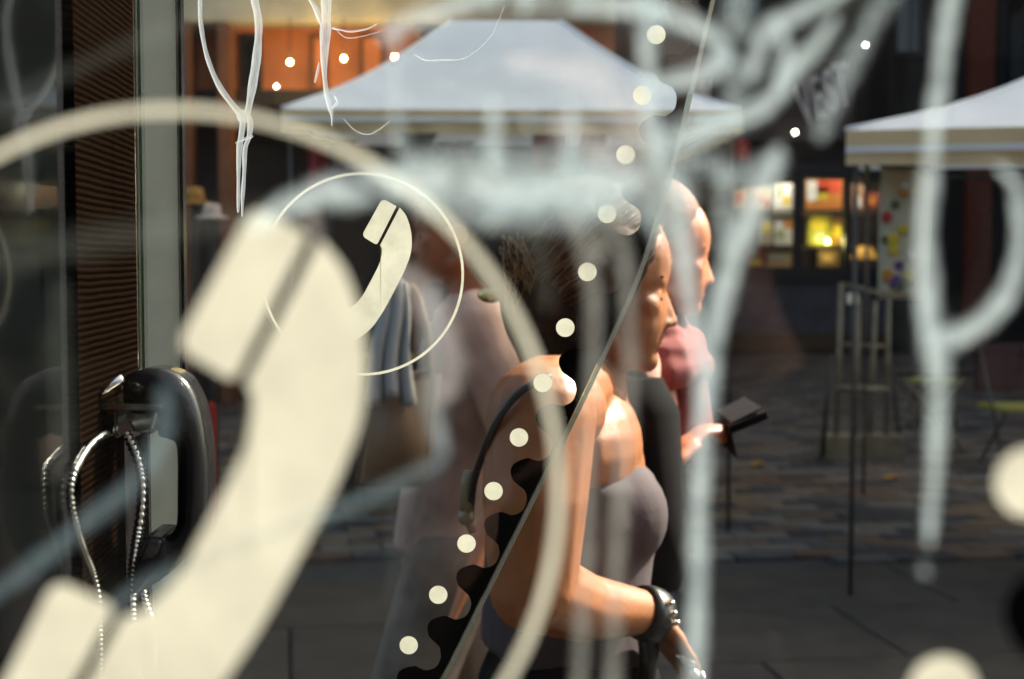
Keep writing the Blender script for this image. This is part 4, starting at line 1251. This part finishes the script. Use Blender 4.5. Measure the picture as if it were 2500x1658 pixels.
# --- the woman in the caramel jacket
WY = 1.93
def wp(px, py, dy=0): return P(px, py, WY + dy)
wo = wp(1460, 722)
ws = 1.055
gx = wp(1420, 1000).x
w_ = thing('person', 'brown-haired woman in profile with bare arm and mauve vest top, walking past the glass', 'person', (gx, WY, 0))
bm = bmesh.new()
head_bm(bm, wo, ws)
neck0 = wo + Vector((-.022, 0, -.06)); neck1 = wp(1410, 1010)
bm_cap(bm, neck0, neck1, .05, .056)
bm_cap(bm, wp(1470, 900), wp(1450, 1040), .034, .05)
ZB = 0.0
chest = wp(1400, 1180); waist = wp(1390, 1480); hip = Vector((waist.x - .01, WY, .92))
bm_ell(bm, wp(1400, 1090), (.095, .155, .10)); bm_ell(bm, chest, (.10, .14, .14)); bm_cap(bm, chest, waist, .10, .09)
bm_ell(bm, hip, (.115, .165, .13))
sh_n, sh_f = wp(1322, 1015, -.235), wp(1360, 1040, .17)
el_n = wp(1302, 1436, -.27); wr_n = wp(1588, 1497, -.13)
bm_ell(bm, wp(1345, 1000, -.17), (.07, .085, .062))
bm_cap(bm, wp(1420, 945, -.05), wp(1335, 985, -.20), .045, .06)
mid_n = wp(1306, 1220, -.262)
bm_cap(bm, sh_n, mid_n, .067, .064); bm_cap(bm, mid_n, el_n, .064, .053)
fm_n = wp(1420, 1482, -.215)
bm_cap(bm, el_n, fm_n, .053, .043); bm_cap(bm, fm_n, wr_n, .043, .027)
kn_n = wp(1640, 1565, -.12); tp_n = wp(1680, 1650, -.10)
hand_bm(bm, wr_n, kn_n, tp_n, (.25, -1, .25), .95)
el_f = wp(1300, 1430, .22); wr_f = wp(1380, 1700, .20)
bm_cap(bm, sh_f, el_f, .05, .042); bm_cap(bm, el_f, wr_f, .042, .027)
hand_bm(bm, wr_f, wr_f + Vector((.02, 0, -.08)), wr_f + Vector((.04, 0, -.15)), (0, 1, 0), .95)
for q, kx, ax_ in ((-1, .06, .16), (1, -.02, -.20)):
    h = hip + Vector((0, q * .085, -.03)); k = Vector((hip.x + kx, WY + q * .085, .48)); a = Vector((hip.x + ax_, WY + q * .08, .10))
    bm_cap(bm, h, k, .085, .056); bm_cap(bm, k, a, .055, .036)
    bm_cap(bm, a + Vector((-.03, 0, -.05)), a + Vector((.13, 0, -.06)), .035, .032)
body_w = from_bm('body', bm, M['skin'], w_, True); remesh(body_w, .0042, 3)
eyes(wo, ws, 0, body_w)
# mauve top
bm = bmesh.new()
bm_loft(bm, [(wp(1400, 1115), .085, .125), (wp(1420, 1160), .10, .145), (wp(1425, 1250), .112, .15), (wp(1408, 1350), .105, .14), (wp(1400, 1470), .102, .135), (wp(1395, 1590), .11, .145)])
for q in (-1, 1):
    bm_ell(bm, wp(1500, 1258, q * .062), (.072, .068, .075))
bm_cap(bm, wp(1476, 1124, -.085), wp(1478, 1190, -.08), .010, .03); bm_cap(bm, wp(1476, 1124, .085), wp(1478, 1190, .08), .010, .03)
bm_loft(bm, [(wp(1350, 1150), .07, .12), (wp(1345, 1300), .09, .13), (wp(1350, 1560), .10, .14)], 24)
remesh(from_bm('top', bm, M['mauve'], w_, True), .006, 5)
# skirt
bm = bmesh.new()
bm_loft(bm, [(wp(1390, 1540), .10, .135), (Vector((waist.x, WY, .98)), .125, .175), (Vector((waist.x, WY, .85)), .14, .19), (Vector((waist.x + .01, WY, .55)), .2, .2), (Vector((waist.x + .01, WY, .42)), .21, .2)])
from_bm('skirt', bm, M['black_cloth'], w_, True)
for q, ax_ in ((-1, .16), (1, -.20)):
    a = Vector((hip.x + ax_, WY + q * .08, .10))
    bm = bmesh.new(); bm_cap(bm, a + Vector((-.035, 0, -.053)), a + Vector((.14, 0, -.06)), .042, .038); bm_box(bm, a.x - .07, a.x + .18, a.y - .035, a.y + .035, 0, .02)
    remesh(from_bm('shoe', bm, M['shoe'], w_, True), .006, 2)
# hair: cap, loose bun and stray strands coloured as sunlit
bm = bmesh.new()
bm_ell(bm, wo + Vector((-.018, 0, .052)) * ws, (.107 * ws, .088 * ws, .102 * ws))
bm_ell(bm, wo + Vector((-.065, 0, .0)) * ws, (.062 * ws, .08 * ws, .095 * ws))
bm_cap(bm, wo + Vector((.02, -.072, .06)) * ws, wo + Vector((-.01, -.078, -.05)) * ws, .03, .026)
bm_cap(bm, wo + Vector((.02, .072, .06)) * ws, wo + Vector((-.01, .078, -.05)) * ws, .03, .026)
bm_ell(bm, wo + Vector((-.055, 0, -.06)) * ws, (.055, .068, .06)); bm_ell(bm, wp(1262, 640), (.05, .055, .055)); bm_cap(bm, wp(1340, 780, -.03), wp(1350, 850, -.02), .04, .025)
hr = from_bm('hair', bm, M['hair'], w_, True); remesh(hr, .006, 2)
rnd = random.Random(3)
hc, hrad = Vector((-.018, 0, .052)), Vector((.1095, .0905, .1045))
def on_head(v, up=0.0):
    d = Vector(((v.x - hc.x) / hrad.x, (v.y - hc.y) / hrad.y, (v.z - hc.z) / hrad.z))
    l = d.length; f = (1.0 + up) / l
    return Vector((hc.x + d.x * f * hrad.x, hc.y + d.y * f * hrad.y, hc.z + d.z * f * hrad.z))
for i in range(60):
    a = wp(rnd.uniform(1215, 1300), rnd.uniform(570, 620), -.05 - rnd.uniform(0, .01)); b = wp(rnd.uniform(1225, 1330), rnd.uniform(680, 770), -.06)
    q = crom([tuple(a), tuple(a.lerp(b, .35) + Vector((rnd.uniform(-.012, .012), -.018, 0))), tuple(a.lerp(b, .7) + Vector((rnd.uniform(-.012, .012), -.016, 0))), tuple(b)], 5)
    bm = bmesh.new(); bm_tube(bm, q, [.0006] * (len(q) - 1) + [.0003], 5)
    from_bm('hair_strand', bm, M['hair_lit'] if i % 3 else M['hair'], hr, True)
for i in range(90):
    a0 = Vector((rnd.uniform(-.03, .095), -rnd.uniform(.01, .09), rnd.uniform(.07, .15)))
    a2 = Vector((rnd.uniform(-.13, -.08), -rnd.uniform(.0, .06), rnd.uniform(-.05, .03)))
    lift = rnd.choice((0, .01, .02, .06))
    q = crom([tuple(wo + on_head(a0.lerp(a2, f) + Vector((0, -.03 * math.sin(math.pi * f), 0)), lift * f) * ws) for f in (0, .2, .4, .6, .8, 1)], 3)
    bm = bmesh.new(); bm_tube(bm, q, [.0002] + [.0005] * (len(q) - 2) + [.0002], 5)
    from_bm('hair_strand', bm, M['hair_lit'] if i % 5 == 0 else M['hair_mid'], hr, True)
bm = bmesh.new(); bm_ell(bm, wp(1268, 682, -.02), (.017, .017, .019)); bm_ell(bm, wp(1266, 712, -.02), (.008, .008, .009)); bm_cap(bm, wp(1292, 690, -.015), wp(1275, 684, -.02), .006, .006)
from_bm('hair_bead', bm, M['gold'], hr, True)
bm = bmesh.new(); bm_ell(bm, wp(1198, 720, -.02), (.018, .015, .011)); bm_cap(bm, wp(1198, 720, -.02), wp(1245, 700, 0), .006, .004)
from_bm('hair_bead', bm, M['gold'], hr, True)
# wide black wrist strap
ax = (wr_n - el_n).normalized()
bm = bmesh.new(); c0 = wp(1560, 1492, -.145); c1 = wp(1606, 1506, -.125)
bm_tube(bm, [c0, c0.lerp(c1, .3), c0.lerp(c1, .7), c1], [.0335, .036, .036, .0335], 24, False)
br = from_bm('wrist_strap', bm, M['leather'], w_, True); br.modifiers.new('t', 'SOLIDIFY').thickness = .003
for q in range(3):
    bm = bmesh.new(); c_ = wp(1612 + q * 7, 1478 + q * 24, -.155); bm_cap(bm, c_, c_ + Vector((.014, -.004, .004)), .0035, .0035)
    from_bm('stud', bm, M['steel'], br, True)
bm = bmesh.new(); bm_tube(bm, [wp(1580, 1530, -.12), wp(1584, 1580, -.12), wp(1580, 1660, -.11)], [.016, .014, .010], 10); from_bm('strap_tail', bm, M['leather'], br, True)
# jacket seam / bag strap over the shoulder
sb = thing('shoulder_bag', "black shoulder bag with dangling beads, its thin strap over the woman's bare shoulder", 'bag', tuple(wp(1560, 1750, .02)))
strap = crom([tuple(wp(*q)) for q in ((1420, 905, -.13), (1365, 912, -.235), (1315, 930, -.292), (1258, 968, -.300), (1210, 1034, -.285), (1178, 1112, -.255), (1156, 1180, -.20), (1148, 1260, -.15))], 6)
bm = bmesh.new(); bm_tube(bm, strap, .0048, 8); from_bm('strap', bm, M['leather'], sb, True)
bm = bmesh.new(); bm_tube(bm, [wp(1146, 1150, -.17), wp(1142, 1180, -.17), wp(1138, 1255, -.17)], [.007, .009, .008], 8); bm_ell(bm, wp(1138, 1262, -.17), .011); bm_tube(bm, [wp(1138, 1265, -.17), wp(1155, 1300, -.17)], .005, 8)
from_bm('zip_pull', bm, M['rack'], sb, True)
bm = bmesh.new(); bm_box(bm, *sum(([a, b] for a, b in zip(wp(1480, 1800, -.30)[:], wp(1700, 1560, -.15)[:])), [])) if False else None
bm.free()
p0, p1 = wp(1440, 1800, -.06), wp(1660, 1580, .08)
box('bag_body', p0.x, p1.x, WY - .30, WY - .20, p0.z, p1.z, M['leather'], sb, .02)
for q in range(5):
    c_ = wp(1655 + 14 * q, 1570 + 22 * q + (q % 2) * 14, -.14)
    bm = bmesh.new(); bm_ell(bm, c_, (.011, .008, .007), (0, .4 * q, 0)); from_bm('bead', bm, M['steel'], sb, True)

# --- general walker for the others
def walker(name, label, x, y, eye_z, yaw, skin, top, trousers, hair, sc=1.0, arm_pose=None, voxel=.008, bald=False, lean=0.0, step=.16, hs=1.0):
    """local axes: +x forward"""
    t = thing(name, label, 'person', (x, y, 0))
    Rm = Matrix.Rotation(yaw, 3, 'Z')
    k = eye_z / 1.49
    W = lambda a: Vector((x, y, 0)) + Rm @ Vector((a[0] * k + lean * max(a[2] - .85, 0), a[1] * k, a[2] * k))
    E = lambda bm, c, r: bm_ell(bm, W(c), [v * k for v in r], (0, 0, yaw))
    CP = lambda bm, a, b, ra, rb: bm_cap(bm, W(a), W(b), ra * k, rb * k)
    arms = arm_pose or {-1: ((.0, -.24, 1.07), (.10, -.24, .84)), 1: ((-.04, .24, 1.07), (.02, .25, .82))}
    bm = bmesh.new()
    ho = W((.03, 0, 1.49))
    head_bm(bm, ho, k * hs, yaw)
    CP(bm, (.01, 0, 1.44), (-.02, 0, 1.33), .05, .056)
    E(bm, (-.02, 0, 1.28), (.09, .15, .1)); E(bm, (-.02, 0, 1.15), (.10, .14, .15)); E(bm, (-.01, 0, .93), (.11, .155, .15))
    CP(bm, (-.02, 0, 1.15), (-.01, 0, .95), .1, .1)
    ank = {}
    for q in (-1, 1):
        sh = (-.02, q * .175, 1.33); el, wr = arms[q]
        CP(bm, sh, el, .047, .04); CP(bm, el, wr, .04, .027)
        d = (Vector(wr) - Vector(el)).normalized()
        kn = Vector(wr) + d * .08; tp = kn + (d + Vector((.2, 0, -.6))).normalized() * .075
        hand_bm(bm, W(wr), W(kn), W(tp), Rm @ (Vector((0, 1, 0)) if abs(d.y) < .8 else Vector((1, 0, 0))), k)
        s_ = step * q
        kne = (s_ * .45 + .03, q * .085, .47); an = (s_ * 1.2, q * .085, .09)
        CP(bm, (-.01, q * .085, .88), kne, .085, .057); CP(bm, kne, an, .054, .037)
        CP(bm, (an[0] - .03, an[1], .045), (an[0] + .13, an[1], .04), .034, .03)
        ank[q] = an
    body = from_bm('body', bm, skin, t, True); remesh(body, voxel, 3)
    eyes(ho, k * hs, yaw, body)
    bm = bmesh.new()
    bm_loft(bm, [(W((-.02, 0, 1.375)), .062 * k, .07 * k), (W((-.02, 0, 1.34)), .09 * k, .14 * k), (W((-.02, 0, 1.26)), .115 * k, .165 * k), (W((-.015, 0, 1.1)), .12 * k, .155 * k), (W((-.01, 0, .95)), .125 * k, .165 * k), (W((-.01, 0, .86)), .132 * k, .172 * k)])
    if abs(math.sin(yaw)) > .5: bmesh.ops.scale(bm, vec=(1, 1, 1), verts=bm.verts)
    for q in (-1, 1):
        el, wr = arms[q]
        CP(bm, (-.02, q * .165, 1.325), el, .06, .055)
        CP(bm, el, tuple(Vector(el).lerp(Vector(wr), .75)), .054, .042) if top.name.startswith(('salmon', 'dark')) else None
    remesh(from_bm('shirt', bm, top, t, True), voxel, 4)
    bm = bmesh.new()
    bm_loft(bm, [(W((-.01, 0, .98)), .118 * k, .155 * k), (W((-.01, 0, .88)), .125 * k, .165 * k), (W((-.01, 0, .8)), .11 * k, .16 * k)])
    for q in (-1, 1):
        an = ank[q]; s_ = step * q
        CP(bm, (-.01, q * .085, .86), (s_ * .45 + .03, q * .085, .47), .098, .075); CP(bm, (s_ * .45 + .03, q * .085, .47), (an[0], an[1], .13), .075, .062)
    remesh(from_bm('trousers', bm, trousers, t, True), voxel, 4)
    for q in (-1, 1):
        an = ank[q]; bm = bmesh.new()
        CP(bm, (an[0] - .035, an[1], .05), (an[0] + .15, an[1], .04), .046, .04)
        remesh(from_bm('shoe', bm, M['shoe'], t, True), voxel, 2)
    if hair is not None:
        bm = bmesh.new()
        H = lambda c, r: bm_ell(bm, ho + Rm @ (Vector(c) * k), [v * k * hs for v in r], (0, 0, yaw))
        if bald:
            H((-.010, 0, .064), (.090, .082, .086)); H((-.05, 0, -.01), (.052, .078, .06))
        else:
            H((-.014, 0, .054), (.104, .084, .098)); H((-.06, 0, -.02), (.06, .08, .1))
        remesh(from_bm('hair', bm, hair, t, True), voxel, 2)
    return t, W, Rm, k, ho

# --- the man behind her, looking at something dark in his hands
MY = 2.45
mo = P(1608, 640, MY)
mt, MW, MR, mk, mho = walker('person', 'red-haired man with high forehead in salmon shirt behind the woman, holding dark folder', mo.x - .115, MY, mo.z, 0, M['skin_warm'], M['salmon'], M['navy'], M['red_hair'], bald=True,
    arm_pose={-1: ((-.03, -.22, 1.06), (.055, -.15, 1.15)), 1: ((-.03, .23, 1.06), (.06, .10, 1.15))}, voxel=.006, lean=.13, hs=.92)
bm = bmesh.new()
for lv, (zz, rx, ry, rr) in enumerate(((1.395, .062, .068, .026), (1.36, .078, .088, .03), (1.325, .088, .10, .028))):
    ring = [tuple(MW((.012 + lv * .008 + rx * math.cos(a), ry * math.sin(a), zz + .014 * math.sin(2 * a + lv) - .02 * math.cos(a)))) for a in [2 * math.pi * q / 20 for q in range(21)]]
    bm_tube(bm, ring, [rr * (1 + .18 * math.sin(q * 1.9 + lv)) for q in range(21)], 10)
bm_cap(bm, MW((.09, -.02, 1.33)), MW((.115, -.03, 1.2)), .035, .045)
remesh(from_bm('scarf', bm, M['pinkscarf'], mt, True), .005, 4)
# his black backpack strap and bag
bk = thing('backpack', 'slim black backpack slung on one shoulder of the man in salmon shirt', 'backpack', tuple(MW((-.2, 0, .9))))
p0, p1 = P(1500, 1440, MY - .33), P(1655, 930, MY - .33)
bm = bmesh.new()
for f_, wd in ((0, .8), (.15, 1), (.5, 1.04), (.85, 1), (1, .7)): pass
bm_loft(bm, [(Vector(((p0.x + p1.x) / 2, MY - .28, p1.z)), .03, .03), (Vector(((p0.x + p1.x) / 2, MY - .29, p1.z - .05)), .055, .06), (Vector(((p0.x + p1.x) / 2, MY - .30, p1.z - .2)), .062, .075), (Vector(((p0.x + p1.x) / 2 + .01, MY - .30, p0.z + .04)), .062, .075), (Vector(((p0.x + p1.x) / 2 + .01, MY - .30, p0.z)), .045, .06)], 20)
pk_ = from_bm('pack', bm, M['black_cloth'], bk, True)
st_ = crom([tuple(v) for v in (Vector((p0.x + .05, MY - .27, p1.z - .02)), MW((-.06, -.14, 1.41)), MW((-.11, -.12, 1.36)), MW((-.15, -.13, 1.2)), Vector((p0.x + .02, MY - .26, p0.z + .2)))], 6)
bm = bmesh.new(); bm_tube(bm, st_, .014, 8); from_bm('shoulder_strap', bm, M['black_cloth'], bk, True)
fd = thing('folder', 'open dark folder held in the red-haired man\'s hands', 'folder', tuple(P(1790, 1030, MY - .02)))
c0 = P(1750, 1018, MY); c1 = P(1834, 984, MY); c2 = P(1762, 1075, MY)
V = []
for y_ in (-.14, .06):
    for d_ in (0, .012):
        for c in (c0, c1, c2): V.append((c.x + d_ * .4, MY + y_, c.z - d_))
Fc = [(0, 1, 4, 3), (6, 9, 10, 7), (0, 6, 7, 1), (3, 4, 10, 9), (0, 3, 9, 6), (1, 7, 10, 4), (0, 2, 5, 3), (0, 6, 8, 2), (3, 5, 11, 9), (6, 9, 11, 8), (2, 8, 11, 5)]
mesh('cover', V, Fc, M['black_cloth'], fd)
V = [(c0.x + .006, MY - .13, c0.z + .003), (c1.x - .004, MY - .13, c1.z + .003), (c1.x - .004, MY + .05, c1.z + .003), (c0.x + .006, MY + .05, c0.z + .003)]
V += [(v[0], v[1], v[2] + .003) for v in V]
mesh('inner_leaf', V, [(0, 3, 2, 1), (4, 5, 6, 7), (0, 1, 5, 4), (1, 2, 6, 5), (2, 3, 7, 6), (3, 0, 4, 7)], M['leather'], fd)

# --- passer-by in dusty rose with a tote
QY = 3.1
qo = P(1068, 575, QY)
qt, QW, QR, qk, qho = walker('person', 'passer-by in dusty rose top and taupe trousers beyond the small telephone symbol', qo.x + .03, QY, qo.z, math.pi, M['skin_warm'], M['rose'], M['taupe'], M['hair'],
    arm_pose={-1: ((-.02, -.25, 1.06), (-.06, -.27, .83)), 1: ((-.13, .20, 1.08), (-.06, .26, .9))}, voxel=.008, lean=-.08, step=.2)
tb = thing('tote_bag', 'tan tote bag with grey scarf carried by the passer-by in rose', 'bag', tuple(P(960, 1200, QY - .28)))
V = []
pts_f = [P(x, y, QY - .30) for x, y in ((905, 930), (1075, 900), (1050, 1190), (860, 1200))]
V = [tuple(p) for p in pts_f] + [(p.x, p.y + .08, p.z) for p in pts_f]
bm = bmesh.new(); vv = [bm.verts.new(v) for v in V]
for f_ in ((0, 3, 2, 1), (4, 5, 6, 7), (0, 1, 5, 4), (1, 2, 6, 5), (2, 3, 7, 6), (3, 0, 4, 7)): bm.faces.new([vv[i] for i in f_])
bmesh.ops.bevel(bm, geom=list(bm.edges), offset=.015, segments=3, affect='EDGES')
from_bm('bag_body', bm, M['tan_leather'], tb, True)
for dy_ in (0, .07):
    bm = bmesh.new(); bm_tube(bm, crom([tuple(P(*q)) for q in ((935, 925, QY - .29 + dy_), (960, 780, QY - .30 + dy_), (1005, 700, QY - .27 + dy_), (1040, 790, QY - .29 + dy_), (1050, 905, QY - .29 + dy_))], 6), .008, 8); from_bm('handle', bm, M['tan_leather'], tb, True)
V, Fc = [], []
for i in range(25):
    for j in range(13):
        fx, fy = i / 24, j / 12
        wd = 34 + 26 * fy
        xx = 962 - 14 * fy + (fx - .5) * 2 * wd + 5 * math.sin(fy * 7)
        yc = QY - .285 - .05 * fy + .016 * math.sin(fx * 17 + fy * 1.5) * (.4 + .6 * fy)
        V.append(P(xx, 682 + 300 * fy + 12 * math.sin(fx * 9), yc))
for i in range(24):
    for j in range(12):
        p = i * 13 + j; Fc.append((p, p + 13, p + 14, p + 1))
o = mesh('scarf', V, Fc, M['grey_cloth'], tb, True)
o.modifiers.new('t', 'SOLIDIFY').thickness = .008

# --- the photographer, standing where the picture is taken from, mirrored in the near pane
M['dark_shirt'] = mat('dark shirt', (.012, .011, .011, 1), .9)
M['pale_hat'] = mat('pale pink felt', (.8, .7, .68, 1), .8, noise=.05, nscale=20)
M['fair_skin'] = mat('fair skin', (.22, .13, .10, 1), .5)
ph_t, PhW, PhR, phk, phho = walker('person', 'photographer in dark clothes and pale pink cap, mirrored as a ghost in near glass', .03, -.24, 1.60, math.pi / 2, M['fair_skin'], M['dark_shirt'], M['navy'], M['pale_hat'],
    arm_pose={-1: ((.06, -.20, 1.18), (.12, -.075, 1.42)), 1: ((.08, .2, 1.12), (.10, .05, 1.30))}, voxel=.008)
pc = thing('photo_camera', 'black film camera held up by the photographer, behind the near glass', 'camera', (0, -.07, 1.50))
box('camera_body', -.07, .07, -.095, -.055, 1.50, 1.585, M['leather'], pc, .006)
bm = bmesh.new(); bm_tube(bm, [(0, -.055, 1.55), (0, -.03, 1.55), (0, -.012, 1.55)], [.03, .03, .026], 24, True)
from_bm('lens', bm, M['leather'], pc, True)
